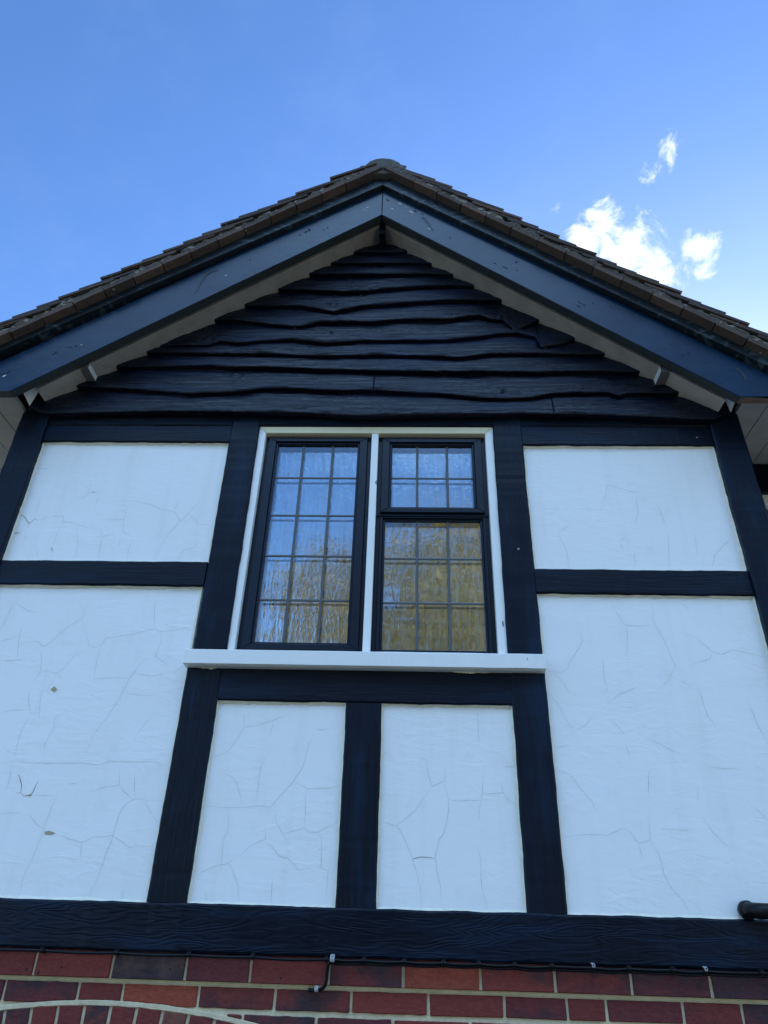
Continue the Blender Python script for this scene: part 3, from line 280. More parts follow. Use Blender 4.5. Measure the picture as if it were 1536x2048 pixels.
# ---------------------------------------------------------------- helpers
def link(name, me, mats, parent=None, smooth=False):
    o = bpy.data.objects.new(name, me); S.collection.objects.link(o)
    for q in (mats if isinstance(mats, (list, tuple)) else [mats]): me.materials.append(q)
    if parent: o.parent = parent
    if smooth:
        for p in me.polygons: p.use_smooth = True
    return o
def tag(o, label=None, cat=None, group=None, kind=None):
    if label: o['label'] = label
    if cat: o['category'] = cat
    if group: o['group'] = group
    if kind: o['kind'] = kind
    return o
class MB:
    def __init__(s): s.v = []; s.f = []; s.mi = []; s.col = []
    def add(s, vs, fs, mi=0, col=None):
        o = len(s.v); s.v += [tuple(q) for q in vs]; s.f += [tuple(i + o for i in f) for f in fs]; s.mi += [mi] * len(fs); s.col += [col or (0.5, 0, 0, 1)] * len(vs)
    def box(s, x0, x1, y0, y1, z0, z1, mi=0, col=None):
        s.add([(x0,y0,z0),(x1,y0,z0),(x1,y1,z0),(x0,y1,z0),(x0,y0,z1),(x1,y0,z1),(x1,y1,z1),(x0,y1,z1)],
              [(0,3,2,1),(4,5,6,7),(0,1,5,4),(1,2,6,5),(2,3,7,6),(3,0,4,7)], mi, col)
    def prism(s, poly, y0, y1, mi=0, col=None):     # polygon of (x,z), extruded in y; counter-clockwise seen from the front
        n = len(poly)
        vs = [(x, y0, z) for x, z in poly] + [(x, y1, z) for x, z in poly]
        s.add(vs, [tuple(range(n)), tuple(range(2*n-1, n-1, -1))] + [(i, i+n, (i+1) % n + n, (i+1) % n) for i in range(n)], mi, col)
    def build(s, name, mats, parent=None, smooth=False, bevel=0, color=False, seg=1):
        me = bpy.data.meshes.new(name); me.from_pydata(s.v, [], s.f); me.update()
        for p, q in zip(me.polygons, s.mi): p.material_index = q
        if color:
            ca = me.color_attributes.new('tint', 'FLOAT_COLOR', 'POINT')
            for i, c in enumerate(s.col): ca.data[i].color = c
        bm = bmesh.new(); bm.from_mesh(me)
        bmesh.ops.recalc_face_normals(bm, faces=bm.faces)
        if bevel:
            es = [e for e in bm.edges if len(e.link_faces) == 2 and e.calc_face_angle(0) > 0.5]
            bmesh.ops.bevel(bm, geom=es, offset=bevel, segments=seg, affect='EDGES', profile=0.6)
        bm.to_mesh(me); bm.free()
        return link(name, me, mats, parent, smooth)
def nz(*p): return noise.noise(Vector(p))
def loft(rings, close_ends=True):
    n = len(rings[0]); vs = [q for r in rings for q in r]; fs = []
    for i in range(len(rings) - 1):
        for j in range(n): fs.append((i*n+j, i*n+(j+1) % n, (i+1)*n+(j+1) % n, (i+1)*n+j))
    if close_ends: fs += [tuple(range(n-1, -1, -1)), tuple(range((len(rings)-1)*n, len(rings)*n))]
    return vs, fs
def timber(name, x0, x1, z0, z1, yf, yb, material, parent, axis, jit=0.0022, ch=0.006, seed=0):
    L = (x1 - x0) if axis == 'x' else (z1 - z0); n = max(2, int(L / 0.02)); rings = []
    for i in range(n + 1):
        t = i / n; u = t * L
        def J(k, s=9.0): return (nz(u * s, seed * 3.7, k * 9.1) + 0.6 * nz(u * s * 4.5, seed * 1.3, k * 5.3 + 40)) * jit
        if axis == 'x':
            x = x0 + u; a, c_ = z0 + J(1), z1 + J(2); f = yf + J(3) * 0.8
            rings.append([(x, f, a + ch), (x, f + J(4)*.3, (a + c_) / 2), (x, f, c_ - ch), (x, f + ch * .7, c_), (x, yb, c_), (x, yb, a), (x, f + ch * .7, a)])
        else:
            z = z0 + u; a, c_ = x0 + J(1), x1 + J(2); f = yf + J(3) * 0.8
            rings.append([(a + ch, f, z), ((a + c_) / 2, f + J(4)*.3, z), (c_ - ch, f, z), (c_, f + ch * .7, z), (c_, yb, z), (a, yb, z), (a, f + ch * .7, z)])
    vs, fs = loft(rings); q = MB(); q.add(vs, fs); return q.build(name, material, parent)
def tube(pts, r, n=10, rfn=None):
    rings = []
    for i, p in enumerate(pts):
        p = Vector(p); a = Vector(pts[max(0, i-1)]); c_ = Vector(pts[min(len(pts)-1, i+1)]); t = (c_ - a).normalized()
        up = Vector((0, 0, 1)) if abs(t.z) < 0.9 else Vector((0, 1, 0))
        s1 = t.cross(up).normalized(); s2 = s1.cross(t); rr = rfn(i) if rfn else r
        rings.append([p + rr * (math.cos(k * 2*math.pi/n) * s1 + math.sin(k * 2*math.pi/n) * s2) for k in range(n)])
    return loft(rings)
def empty(name, loc=(0,0,0)):
    o = bpy.data.objects.new(name, None); S.collection.objects.link(o); o.location = loc; o.empty_display_size = 0.1; return o

# ---------------------------------------------------------------- setting
q = MB(); q.add([(-1500,-1500,0),(1500,-1500,0),(1500,1500,0),(-1500,1500,0)], [(0,1,2,3)]); tag(q.build('ground', M_GRASS), kind='structure')
q = MB(); q.add([(-14,-12,.004),(14,-12,.004),(14,9,.004),(-14,9,.004)], [(0,1,2,3)]); tag(q.build('driveway', M_GRAVEL), kind='structure')

# ---------------------------------------------------------------- the house
HO = empty('timber_framed_house')
tag(HO, 'black and white timber framed house gable with leaded window above red brick', 'house')
AX = -0.16; SL, SR = 0.738, 0.787                     # ridge line and the two slopes
def slope_z(x, z0): return z0 - (SL * (AX - x) if x < AX else SR * (x - AX))

# render panels
def wav(x, z): return 0.0022 * nz(x * 1.7, z * 1.7, 3.1) + 0.0011 * nz(x * 6, z * 6, 8.2)
def ribbon(q, pts, w, yo, mi):
    P = []
    for (a, c_) in zip(pts[:-1], pts[1:]):
        L = math.hypot(c_[0]-a[0], c_[1]-a[1]); k = max(1, int(L / 0.012))
        for j in range(k): P.append((a[0] + (c_[0]-a[0]) * j / k, a[1] + (c_[1]-a[1]) * j / k))
    P.append(pts[-1]); n = len(P); V = []; sd_ = random.random() * 50
    for i, (x, z) in enumerate(P):
        a = P[max(0, i-1)]; c_ = P[min(n-1, i+1)]; dx, dz = c_[0]-a[0], c_[1]-a[1]; L = math.hypot(dx, dz) or 1
        nx, nz_ = -dz / L, dx / L; off = 0.0022 * nz(x * 45, z * 45, sd_) if 0 < i < n-1 else 0
        taper = min(1, 0.25 + 3 * min(i, n-1-i) / max(n, 2)); ww = w * taper * (0.75 + 0.5 * nz(i * 0.35, sd_, 2))
        cx, cz = x + nx * off, z + nz_ * off
        V += [(cx + nx*ww/2, wav(cx, cz) - yo, cz + nz_*ww/2), (cx - nx*ww/2, wav(cx, cz) - yo, cz - nz_*ww/2)]
    q.add(V, [(2*i, 2*i+1, 2*i+3, 2*i+2) for i in range(n-1)], mi)
PANELS = [(-1.67,-0.80,3.30,3.915), (-1.67,-0.81,2.105,3.21), (-0.70,-0.215,2.105,2.765), (-0.11,0.375,2.105,2.765), (0.48,1.32,3.285,3.905), (0.48,1.35,2.105,3.20)]
RECTS = [(-1.656,-0.809,3.311,3.906),(-1.656,-.818,2.1175,3.203),(-.690,-.225,2.1175,2.755),(-.098,.3645,2.1175,2.755),(.4875,1.309,3.2955,3.896),(.489,1.309,2.1175,3.189)]
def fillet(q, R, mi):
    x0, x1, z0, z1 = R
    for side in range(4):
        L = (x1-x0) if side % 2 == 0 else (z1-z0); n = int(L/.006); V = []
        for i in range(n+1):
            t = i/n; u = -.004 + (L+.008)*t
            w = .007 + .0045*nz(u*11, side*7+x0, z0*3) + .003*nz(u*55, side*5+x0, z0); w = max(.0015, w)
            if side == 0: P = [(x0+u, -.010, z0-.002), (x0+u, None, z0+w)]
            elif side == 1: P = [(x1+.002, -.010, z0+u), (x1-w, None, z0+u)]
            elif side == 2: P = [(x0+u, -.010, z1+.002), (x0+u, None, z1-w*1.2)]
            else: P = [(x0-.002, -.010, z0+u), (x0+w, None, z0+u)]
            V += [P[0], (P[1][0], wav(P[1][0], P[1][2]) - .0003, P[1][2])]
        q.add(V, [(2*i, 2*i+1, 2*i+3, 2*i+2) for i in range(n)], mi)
CHIPS = [[(345,612),(370,588),(392,610),(372,630)], [(303,1582),(340,1576),(380,1592),(350,1603),(310,1600)], [(185,1330),(215,1326),(218,1336),(200,1342)]]
for pi_, (x0, x1, z0, z1) in enumerate(PANELS):
    q = MB(); nx = int((x1-x0)/0.02)+1; nzn = int((z1-z0)/0.02)+1
    V = [(x0+(x1-x0)*i/nx, wav(x0+(x1-x0)*i/nx, z0+(z1-z0)*j/nzn), z0+(z1-z0)*j/nzn) for j in range(nzn+1) for i in range(nx+1)]
    q.add(V, [(j*(nx+1)+i, j*(nx+1)+i+1, (j+1)*(nx+1)+i+1, (j+1)*(nx+1)+i) for j in range(nzn) for i in range(nx)])
    fn = len(q.f)
    q.box(x0, x1, .03, .06, z0, z1)
    for L, w, mi in ((CR, 0.0013, 1), (THK, 0.0030, 2)):
        for p in L:
            mx_ = sum(a[0] for a in p)/len(p); mz = sum(a[1] for a in p)/len(p)
            if x0 < mx_ < x1 and z0 < mz < z1:
                pp = [(min(max(a, x0+.01), x1-.01), min(max(c_, z0+.01), z1-.01)) for a, c_ in p]
                ribbon(q, pp, w, 0.0010, mi)
    if x0 < -1 and z0 < 2.5:
        for ch in CHIPXZ:
            q.add([(a, wav(a, c_) - 0.0013, c_) for a, c_ in ch], [tuple(range(len(ch)))], 3)
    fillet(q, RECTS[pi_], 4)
    me = bpy.data.meshes.new('render_panel'); me.from_pydata(q.v, [], q.f); me.update()
    for p, k in zip(me.polygons, q.mi): p.material_index = k
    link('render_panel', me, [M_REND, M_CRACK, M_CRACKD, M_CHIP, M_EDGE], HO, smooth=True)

# posts and rails
YT = -0.02
T = lambda n, *a, **k: timber(n, *a, **k)
for i, (x0, x1, z0, z1) in enumerate([(-0.818,-0.690,2.118,2.90),(-0.809,-0.682,2.90,4.06),(-0.225,-0.098,2.118,2.7535),(0.3645,0.489,2.118,2.90),(0.361,0.4875,2.90,4.06),(-1.785,-1.656,1.99,4.06),(1.309,1.441,1.99,4.06)]):
    T('timber_post', x0, x1, z0, z1, YT - (0.012 if i > 4 else 0), 0.05, M_POST, HO, 'z', seed=i+1)
for i, (x0, x1, z0, z1) in enumerate([(-1.656,-0.8125,3.203,3.311),(0.486,1.311,3.189,3.2955),(-1.656,-0.808,3.906,4.0),(0.487,1.309,3.896,4.0),(-0.689,0.364,2.755,2.895)]):
    T('timber_rail', x0, x1, z0, z1, YT + 0.003, 0.05, M_RAIL, HO, 'x', seed=i+20)
T('timber_rail', -1.656, 1.309, 4.001, 4.075, YT + 0.004, 0.05, M_RAIL, HO, 'x', seed=31)
T('bressummer_beam', -1.80, 1.46, 1.988, 2.1175, -0.030, 0.06, M_BRESS, HO, 'x', seed=33, jit=0.003)

# gable wall behind the boards
q = MB(); q.prism([(-1.78,4.07),(1.44,4.07),(1.42,4.12),(AX,5.36),(-1.76,4.12)], -0.028, 0.05); q.build('gable_wall', M_BLACK, HO)
# waney-edged weatherboards
def poly_at(P, x):
    if x <= P[0][0]: return P[0][1]
    for a, c_ in zip(P[:-1], P[1:]):
        if x <= c_[0]:
            t = (x - a[0]) / max(1e-6, c_[0] - a[0]); return a[1] + (c_[1]-a[1]) * t
    return P[-1][1]
TOPB = [(x, slope_z(x, 5.30)) for x in (-0.6, AX, 0.3)]
SPLIT = {0: [0.628], 1: [-0.176]}
for k, P in enumerate(BB):
    up = BB[k+1] if k + 1 < len(BB) else [(AX-0.3, 5.20), (AX+0.3, 5.20)]
    xa = P[0][0] - (0.03 if k else 0); xb = P[-1][0] + (0.03 if k not in (0,) else 0)
    xs = [xa]
    while xs[-1] < xb: xs.append(xs[-1] + 0.0075)
    R, rings = 17, []
    cuts = SPLIT.get(k, [])
    yb0 = -0.056 - 0.006 * nz(k * 2.3, 1, 1)
    def prof(x):
        zb = poly_at(P, x) + 0.0028 * nz(x * 30, k * 4, 0) + 0.003 * nz(x * 11, k * 9, 3); zt = max(poly_at(up, x), zb + 0.03) + 0.03
        out = [(x, -0.022, zb + 0.001 + 0.003 * nz(x * 18, k, 6)), (x, yb0 + 0.003, zb), (x, yb0, zb + 0.003)]
        for j in range(R):
            t = (j + 0.5) / R; z = zb + 0.006 + (zt - zb - 0.006) * t
            y = yb0 + (0.034) * t ** 1.25 - 0.005 * math.sin(math.pi * min(1, t * 1.15)) 
            y += 0.0045 * nz(x * 5.5, z * 26, k * 7.7) + 0.0028 * nz(x * 9, z * 70, k * 3.1)
            if t < 0.25: y += 0.007 * nz(x * 9, k * 5.1, 2) * (1 - t * 4)
            for kx, kz, kr in KN:
                dd = math.hypot(x-kx, (z-kz)*1.5)/kr
                if dd < 1.6: y += -0.011*math.cos(min(1.6, dd)*2.9)*math.exp(-dd*dd)
            out.append((x, y, z))
        return out
    q = MB(); segs = []; cur = []
    for x in xs:
        if cuts and x > cuts[0]:
            cur.append(prof(cuts[0] - 0.0015)); segs.append(cur); cur = [prof(cuts[0] + 0.0015)]; cuts = cuts[1:]
        cur.append(prof(x))
    segs.append(cur)
    for sg in segs:
        n = len(sg[0]); V = [p for r in sg for p in r]
        q.add(V, [(i*n+j, (i+1)*n+j, (i+1)*n+j+1, i*n+j+1) for i in range(len(sg)-1) for j in range(1, n-1)])
        V2 = [p for r in sg for p in r[:2]]; q.add(V2, [(i*2, (i+1)*2, (i+1)*2+1, i*2+1) for i in range(len(sg)-1)])
        for r in (sg[0], sg[-1]):                                  # closed ends give the board its thickness
            q.add(r + [(p[0], -0.026, p[2]) for p in r], [(j, j+1, n+j+1, n+j) for j in range(n-1)])
    o = q.build('weatherboard', M_BOARD, HO, smooth=True)
    o.data.polygons.foreach_set('use_smooth', [True]*len(o.data.polygons))

# soffits of the verge: one sloping slab each side
for sgn, s in ((-1, SL), (1, SR)):
    q = MB(); z0 = 5.234; xe = AX + sgn * (1.525 if sgn < 0 else 1.505)
    P = [(AX, z0), (xe, z0 - s*abs(xe-AX)), (xe, z0 - s*abs(xe-AX) + .02), (AX, z0 + .02)]
    if sgn < 0: P = P[::-1]
    q.prism(P, -0.137, 0.0)
    # thin bead along the front edge
    P2 = [(x, z - 0.004) for x, z in ((AX, z0), (xe, z0 - s*abs(xe-AX)))]; P2 = P2 + [(x, z + 0.006) for x, z in P2[::-1]]
    if sgn > 0: pass
    q.prism(P2, -0.1365, -0.128)
    q.build('verge_soffit', M_SOFFIT, HO)
# little stub at the apex, wall plate ends, white closers
q = MB(); q.box(AX-.014, AX+.016, -0.14, -0.03, 5.06+.10, 5.27); q.build('apex_block', M_BOARD, HO, bevel=.002)
def plate_end(x0, x1, zt0, zb, inner):
    q = MB(); q.box(x0, x1, -0.140, -0.03, zb, zt0); q.mi = [0]*len(q.f)
    q.mi[5 if inner < 0 else 3] = 1  # light and shade painted in: bounce-lit inner face pale, other faces dark
    return q
q = plate_end(-1.570, -1.478, slope_z(-1.478, 5.24), slope_z(-1.478, 5.234) - 0.030, 1); q.build('wall_plate_end', [M_PLATE, M_PLATELIT], HO, bevel=.0015)
q = plate_end(1.100, 1.178, slope_z(1.100, 5.24), slope_z(1.100, 5.234) - 0.034, -1); q.build('wall_plate_end', [M_PLATE, M_PLATELIT], HO, bevel=.0015)
for pq in [[(-1.7628, -0.135, 4.1218), (-1.7104, -0.135, 4.1634), (-1.6936, -0.1, 4.1376), (-1.7412, -0.062, 4.0723)], [(1.364, -0.1, 4.0884), (1.3596, -0.135, 4.095), (1.3977, -0.135, 4.067), (1.3945, -0.062, 4.0415)]]:
    q = MB(); n_ = len(pq); q.add(list(pq) + [(p[0], p[1]+.004, p[2]+.012) for p in pq], [(0,1,2,3),(7,6,5,4)] + [(i, (i+1)%4, (i+1)%4+4, i+4) for i in range(4)]); q.build('soffit_closer', M_WHITE, HO)
# bargeboards with a cover strip above
BT, BBm = 5.452, 5.229
xl, xr = -2.30, 2.0
zfl, zfr = 4.040, 4.012
def xs_at(z0, z, s, sg): return AX + sg * (z0 - z) / s
for sgn, s, zf, xe in ((-1, 0.745, zfl, xl), (1, 0.794, zfr, xr)):
    st = 0.730 if sgn < 0 else 0.782
    xf = AX + sgn * (BBm - zf) / s
    pts = [(AX, BBm), (xf, zf), (xe, zf), (xe, BT - st*abs(xe-AX))]
    nseg = 30
    top = [(AX + (xe-AX)*(1-i/nseg), BT - st*abs((xe-AX)*(1-i/nseg))) for i in range(1, nseg+1)]
    P = pts + top
    if sgn < 0: P = P[::-1]
    q = MB(); q.prism(P, -0.200, -0.155); 
    mk = q
    for kind, P in BARGE_MARKS:
        if (P[0][0] - AX)*sgn < 0: continue
        n = len(P)
        if kind == 2:
            V = []
            for i, (x, z) in enumerate(P):
                a_, b_ = P[max(0,i-1)], P[min(n-1,i+1)]; dx, dz = b_[0]-a_[0], b_[1]-a_[1]; L = math.hypot(dx, dz) or 1; w = .0085*(1 - .5*i/n)
                V += [(x - dz/L*w, -.2012, z + dx/L*w), (x + dz/L*w, -.2012, z - dx/L*w)]
            mk.add(V, [(2*i, 2*i+1, 2*i+3, 2*i+2) for i in range(n-1)], 4)
        else:
            mk.add([(x, -.2012, z) for x, z in P], [tuple(range(n))], kind + 2)
    o = q.build('bargeboard', [M_BARGE, M_BARE, M_FLAKEW, M_BLACK, M_SMEAR, M_UNDER], HO, bevel=.003)
    for p in o.data.polygons:
        if p.normal.z < -0.6 and p.material_index == 0: p.material_index = 5  # downward faces coloured grey-green to stand in for reflected brick and ground
    if sgn > 0:
        for p in o.data.polygons:
            if p.normal.z < -0.95: p.material_index = 1
    # shadow board behind
    P = [(AX, BBm + .030), (xf + sgn*0.0, zf + .030), (xe, zf + .030), (xe, BT-st*abs(xe-AX)+.03), (AX, BT+.03)]
    if sgn < 0: P = P[::-1]
    q = MB(); q.prism(P, -0.153, -0.140); q.build('bargeboard_backing', M_BLACK, HO)
    # cover strip
    n = 60; a, c_ = [], []
    for i in range(n+1):
        x = AX + (xe-AX)*i/n; w = .0012*nz(x*20, 5, 1)
        a.append((x, 5.440 + w - (0.700 if sgn < 0 else 0.765)*abs(x-AX))); c_.append((x, 5.523 - (0.712 if sgn < 0 else 0.768)*abs(x-AX)))
    P = a + c_[::-1]
    if sgn < 0: P = P[::-1]
    q = MB(); q.prism(P, -0.228, -0.17); q.build('cover_strip', M_TRIM, HO, bevel=.002)

# ---------------------------------------------------------------- roof
RO = empty('roof'); RO.parent = HO
D_BACK = 4.4
UZ = 5.524                                             # underside of the undercloak at the apex
q = MB()
for sgn, s in ((-1, 0.728), (1, 0.786)):
    ang = math.atan(s); ux, uz = sgn*math.cos(ang), -math.sin(ang); nx_, nz_ = sgn*math.sin(ang), math.cos(ang)
    def P3(u, n, y): return (AX + ux*u + nx_*n, y, UZ + uz*u + nz_*n)
    def slab(u0, u1, n0, n1, y0, y1, th, col, tw=0.0):
        q.add([P3(u0,n0+tw,y0),P3(u1,n1+tw,y0),P3(u1,n1,y1),P3(u0,n0,y1),P3(u0,n0+th+tw,y0),P3(u1,n1+th+tw,y0),P3(u1,n1+th,y1),P3(u0,n0+th,y1)],
              [(0,3,2,1),(4,5,6,7),(0,1,5,4),(1,2,6,5),(2,3,7,6),(3,0,4,7)], 0, col)
    # undercloak: tiles laid flat under the verge
    u = 0.0; jn = [0.0]; first = True
    while u < 2.75:
        L = 0.150 + random.uniform(-.004, .004) if sgn < 0 else 0.151 + random.uniform(-.004, .004)
        if first: L = 0.235 - 0.03*(sgn > 0); first = False
        j1, j2 = random.uniform(-.002, .002), random.uniform(-.002, .002)
        slab(u + .0025, u + L - .0025, j1, j2, -0.272 + random.uniform(-.003, .003), -0.05, 0.021, (0.55 + random.uniform(-.15, .35), 0, 0, 1))
        u += L
    # tile courses
    g = 0.1075; k = 0; u = 0.165
    while u < 2.66:
        y = -0.268 + (0.0 if k % 2 else -0.0); col0 = 0; first = True
        while y < D_BACK:
            w = (0.165 if k % 2 else 0.2475) if first else 0.165
            jn = random.uniform(-.003, .004) * (1.6 if first else 1); c = (min(1, max(0, random.gauss(.32, .22))), 0, 0, 1)
            slab(u - 0.158 + random.uniform(-.004,.004), u + g + random.uniform(-.006,.006), 0.047 + jn, 0.083 + jn + random.uniform(-.003,.006), y + .0015 + (random.uniform(-.006,.004) if first else 0), y + w - .0015, 0.0135, c, tw=random.uniform(-.004,.002) if first else 0)
            y += w; first = False
        u += g; k += 1
    slab(0.0, 2.66, 0.022, 0.022, -0.20, D_BACK, 0.012, (0,0,0,1))
roof_t = q.build('tile_covering', M_TILE, RO, color=True)
# verge mortar between undercloak and tiles
for sgn, s in ((-1, 0.728), (1, 0.786)):
    ang = math.atan(s); ux, uz = sgn*math.cos(ang), -math.sin(ang); nx_, nz_ = sgn*math.sin(ang), math.cos(ang)
    rings = []
    for i in range(330):
        u = i * 0.008; yo = -0.262 + 0.010*nz(u*14, sgn*3, 1) + 0.006*nz(u*50, sgn, 4)
        b0, t0 = 0.0215, 0.062 + 0.012*nz(u*22, sgn, 7) + 0.036*max(0, 1-u/.30) + 0.02*(((u + .02) % 0.1075)/0.1075 - .5)
        R4 = [(b0, yo+.004), ((b0+t0)/2, yo - .002), (t0, yo + .006), (t0, -0.15), (b0, -0.15)]
        rings.append([(AX + ux*u + nx_*n, y, UZ + uz*u + nz_*n) for n, y in R4])
    vs, fs = loft(rings); q = MB(); q.add(vs, fs); q.build('verge_mortar', M_VEDARK, RO)
# ridge tiles
for j in range(15):
    y0 = -0.250 + j*0.305; y1 = y0 + 0.302
    R1 = 0.112; zc = 5.520 + random.uniform(-.002, .002); n = 14; q = MB(); rings = []
    for (y, rr) in ((y0, R1), (y0+.02, R1+.004), (y1-.02, R1+.003), (y1, R1)):
        a_ = [(AX + rr*math.cos(math.pi*t/n*1.06 - .09), y, zc + rr*math.sin(math.pi*t/n*1.06 - .09)) for t in range(n+1)]
        b_ = [(AX + (rr-.015)*math.cos(math.pi*t/n*1.06 - .09), y, zc + (rr-.015)*math.sin(math.pi*t/n*1.06 - .09)) for t in range(n, -1, -1)]
        rings.append(a_ + b_)
    vs, fs = loft(rings); q.add(vs, fs, 0, (random.uniform(.2, .6), 0, 0, 1)); q.build('ridge_tile', M_TILE, RO, color=True)
# mortar packed into the open end of the ridge
q = MB(); rings = []
for y, k_ in ((-0.262, .84), (-0.259, .93), (-0.248, .97), (-0.20, .975)):
    rings.append([(AX + .112*k_*math.cos(t)*(1+.03*nz(t*3, y*30, 1)), y + .004*nz(t*5, k_, 2), 5.520 + .112*k_*math.sin(t)*(1+.03*nz(t*3, y*30, 5))) for t in [math.pi*i/20*1.2 - .1*math.pi for i in range(21)]])
vs, fs = loft(rings); q.add(vs, fs); q.build('ridge_mortar', M_RMORT, RO)

# horizontal eaves soffits, fascias, gutters
ZE = 4.062
for sgn, xw, xo, zc_ in ((-1, -1.775, -2.28, 0), (1, 1.43, 1.98, 0)):
    q = MB(); a, c_ = sorted((xw, xo)); x = c_ if sgn < 0 else a; bd = 0.117
    k = 0
    while (x > a) if sgn < 0 else (x < c_):
        x2 = max(a, x - bd) if sgn < 0 else min(c_, x + bd)
        l, r_ = sorted((x, x2)); q.box(l + .0022, r_ - .0022, -0.139, D_BACK, ZE + random.uniform(0, .002), ZE + .012); x = x2
    q.box(a, c_, -0.138, D_BACK, ZE + .013, ZE + .02)
    q.build('eaves_soffit', M_EAVES, HO)
    q = MB(); q.box(xo - .012, xo + .012, -0.14, D_BACK, ZE - .02, ZE + .10); q.build('fascia_board', M_BLACK, HO)
    q = MB(); rings = []
    for y in (-0.20, D_BACK):
        cx = xo + sgn*.065; cz = ZE + .04
        o1 = [(cx + .056*math.cos(math.pi + math.pi*t/10), y, cz + .056*math.sin(math.pi + math.pi*t/10)) for t in range(11)]
        o2 = [(cx + .052*math.cos(math.pi + math.pi*t/10), y, cz + .052*math.sin(math.pi + math.pi*t/10)) for t in range(10, -1, -1)]
        rings.append(o1 + o2)
    vs, fs = loft(rings); q.add(vs, fs); q.build('gutter', M_GUT, HO)

# side, back and return walls
for x0, x1 in ((-1.77, -1.70), (1.36, 1.425)):
    q = MB(); q.box(x0, x1, 0.061, D_BACK - .1, 0.0, ZE - .002); q.build('side_wall', M_REND, HO)
q = MB(); q.prism([(-1.77,0),(1.42,0),(1.42,4.06),(AX,5.36),(-1.77,4.06)], D_BACK-.099, D_BACK-.03); q.build('back_wall', M_REND, HO)
q = MB(); q.box(1.427, 4.2, 0.36, 0.44, 0, 3.10); q.box(2.5, 4.2, 0.36, 0.44, 3.10, 4.0); q.build('return_wall', M_REND, HO)
q = MB(); q.box(1.427, 4.2, 0.352, 0.44, 3.895, 4.06); q.build('timber_rail', M_RAIL, HO, bevel=.003)
RW = empty('window'); RW.parent = HO
q = MB()
for (a, c_, z0, z1) in ((1.427,1.60,3.84,3.894),(1.60,2.46,3.84,3.894),(1.427,1.47,3.1,3.84),(2.42,2.46,3.1,3.84),(1.47,2.42,3.1,3.15)): q.box(a, c_, 0.37, 0.42, z0, z1)
q.build('window_frame', M_WHITE, RW, bevel=.002)
q = MB(); q.box(1.47, 2.42, 0.398, 0.402, 3.15, 3.84); q.build('pane', M_RIPPLE, RW)
V = []; F_ = []
for i in range(-6, 12):
    for sg in (1, -1):
        xa = 1.47 + i*.1 if sg > 0 else 1.47 + i*.1 + .46; k_ = sg*.46/.69
        za_, zb_ = 3.15, 3.84
        t0, t1 = sorted(((1.47 - xa)/k_, (2.41 - xa)/k_)); z0, z1 = max(3.15, 3.15 + t0), min(3.84, 3.15 + t1)
        if z1 - z0 < .02: continue
        P = [(xa + k_*(z0-3.15), z0), (xa + .008 + k_*(z0-3.15), z0), (xa + .008 + k_*(z1-3.15), z1), (xa + k_*(z1-3.15), z1)]
        o = len(V); yy = .390 - .0015*(sg > 0); V += [(x, yy, z) for x, z in P] + [(x, yy+.004, z) for x, z in P]; F_ += [(o,o+1,o+2,o+3),(o+4,o+7,o+6,o+5),(o,o+4,o+5,o+1),(o+2,o+6,o+7,o+3),(o+1,o+5,o+6,o+2),(o,o+3,o+7,o+4)]
me = bpy.data.meshes.new('lead_lattice'); me.from_pydata(V, [], F_); link('lead_lattice', me, M_LEAD, RW)
# floor and ceiling inside so the room behind the glass is a room
q = MB(); q.box(-1.69, 1.35, 0.07, D_BACK-.11, 2.2, 2.25); q.build('room_floor', M_FLEECE, HO)
q = MB(); q.box(-1.69, 1.35, 0.07, D_BACK-.11, 4.08, 4.12); q.build('room_ceiling', M_FLEECE, HO)
q = MB(); q.box(-1.69, -1.0, 0.07, .10, 2.26, 4.07); q.box(.70, 1.35, .07, .10, 2.26, 4.07); q.box(-.99, .69, .07, .10, 2.26, 2.90); q.box(-.99,.69,.07,.10,4.01,4.07); q.build('inner_wall_lining', M_FLEECE, HO)

# ---------------------------------------------------------------- leaded window
WI = empty('window'); WI.parent = HO; WI['label'] = 'white framed window with dark leaded casements and rippled glass'
q = MB()
q.prism([(-.688,2.93),(-.6565,2.93),(-.6515,3.963),(-.686,3.998)], -0.008, 0.075)
q.prism([(.3275,2.93),(.367,2.93),(.366,3.998),(.327,3.963)], -0.008, 0.075)
q.prism([(-.1765,2.93),(-.1475,2.93),(-.1455,3.963),(-.1755,3.963)], -0.0072, 0.075)
q.build('window_frame', M_WHITE, WI, bevel=.0025, seg=2)
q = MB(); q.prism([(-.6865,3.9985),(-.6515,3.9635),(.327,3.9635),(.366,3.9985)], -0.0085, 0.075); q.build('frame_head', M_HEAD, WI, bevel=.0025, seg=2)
q = MB(); rings = []
for i in range(70):
    t = i/69; x = -0.822 + (0.486 + 0.822)*t; j = .0012*nz(x*9, 1, 1); j2 = .0012*nz(x*11, 4, 1)
    rings.append([(x, -0.062+j2, 2.876+j), (x, -0.0635+j2, 2.926+j), (x, -0.058, 2.930+j), (x, 0.02, 2.940+j), (x, 0.02, 2.872), (x, -0.045, 2.872), (x, -0.0451, 2.879), (x, -0.052, 2.879), (x,-.0521,2.873+j)])
vs, fs = loft(rings); q.add(vs, fs)
for a_, b_ in ((-.775,-.70),(.135,.30)):
    n = 26; V = []
    for i in range(n+1):
        x = a_ + (b_-a_)*i/n; e = min(1, 4*min(i, n-i)/n); V += [(x, -.0245, 2.8745), (x, -.0215, 2.8725 - e*(.004 + .004*abs(nz(x*90, 3, 1)) + .003*nz(x*30, 7, 7)))]
    q.add(V, [(2*i, 2*i+1, 2*i+3, 2*i+2) for i in range(n)], 1)
q.build('sill', [M_WHITE, M_EDGE], WI)
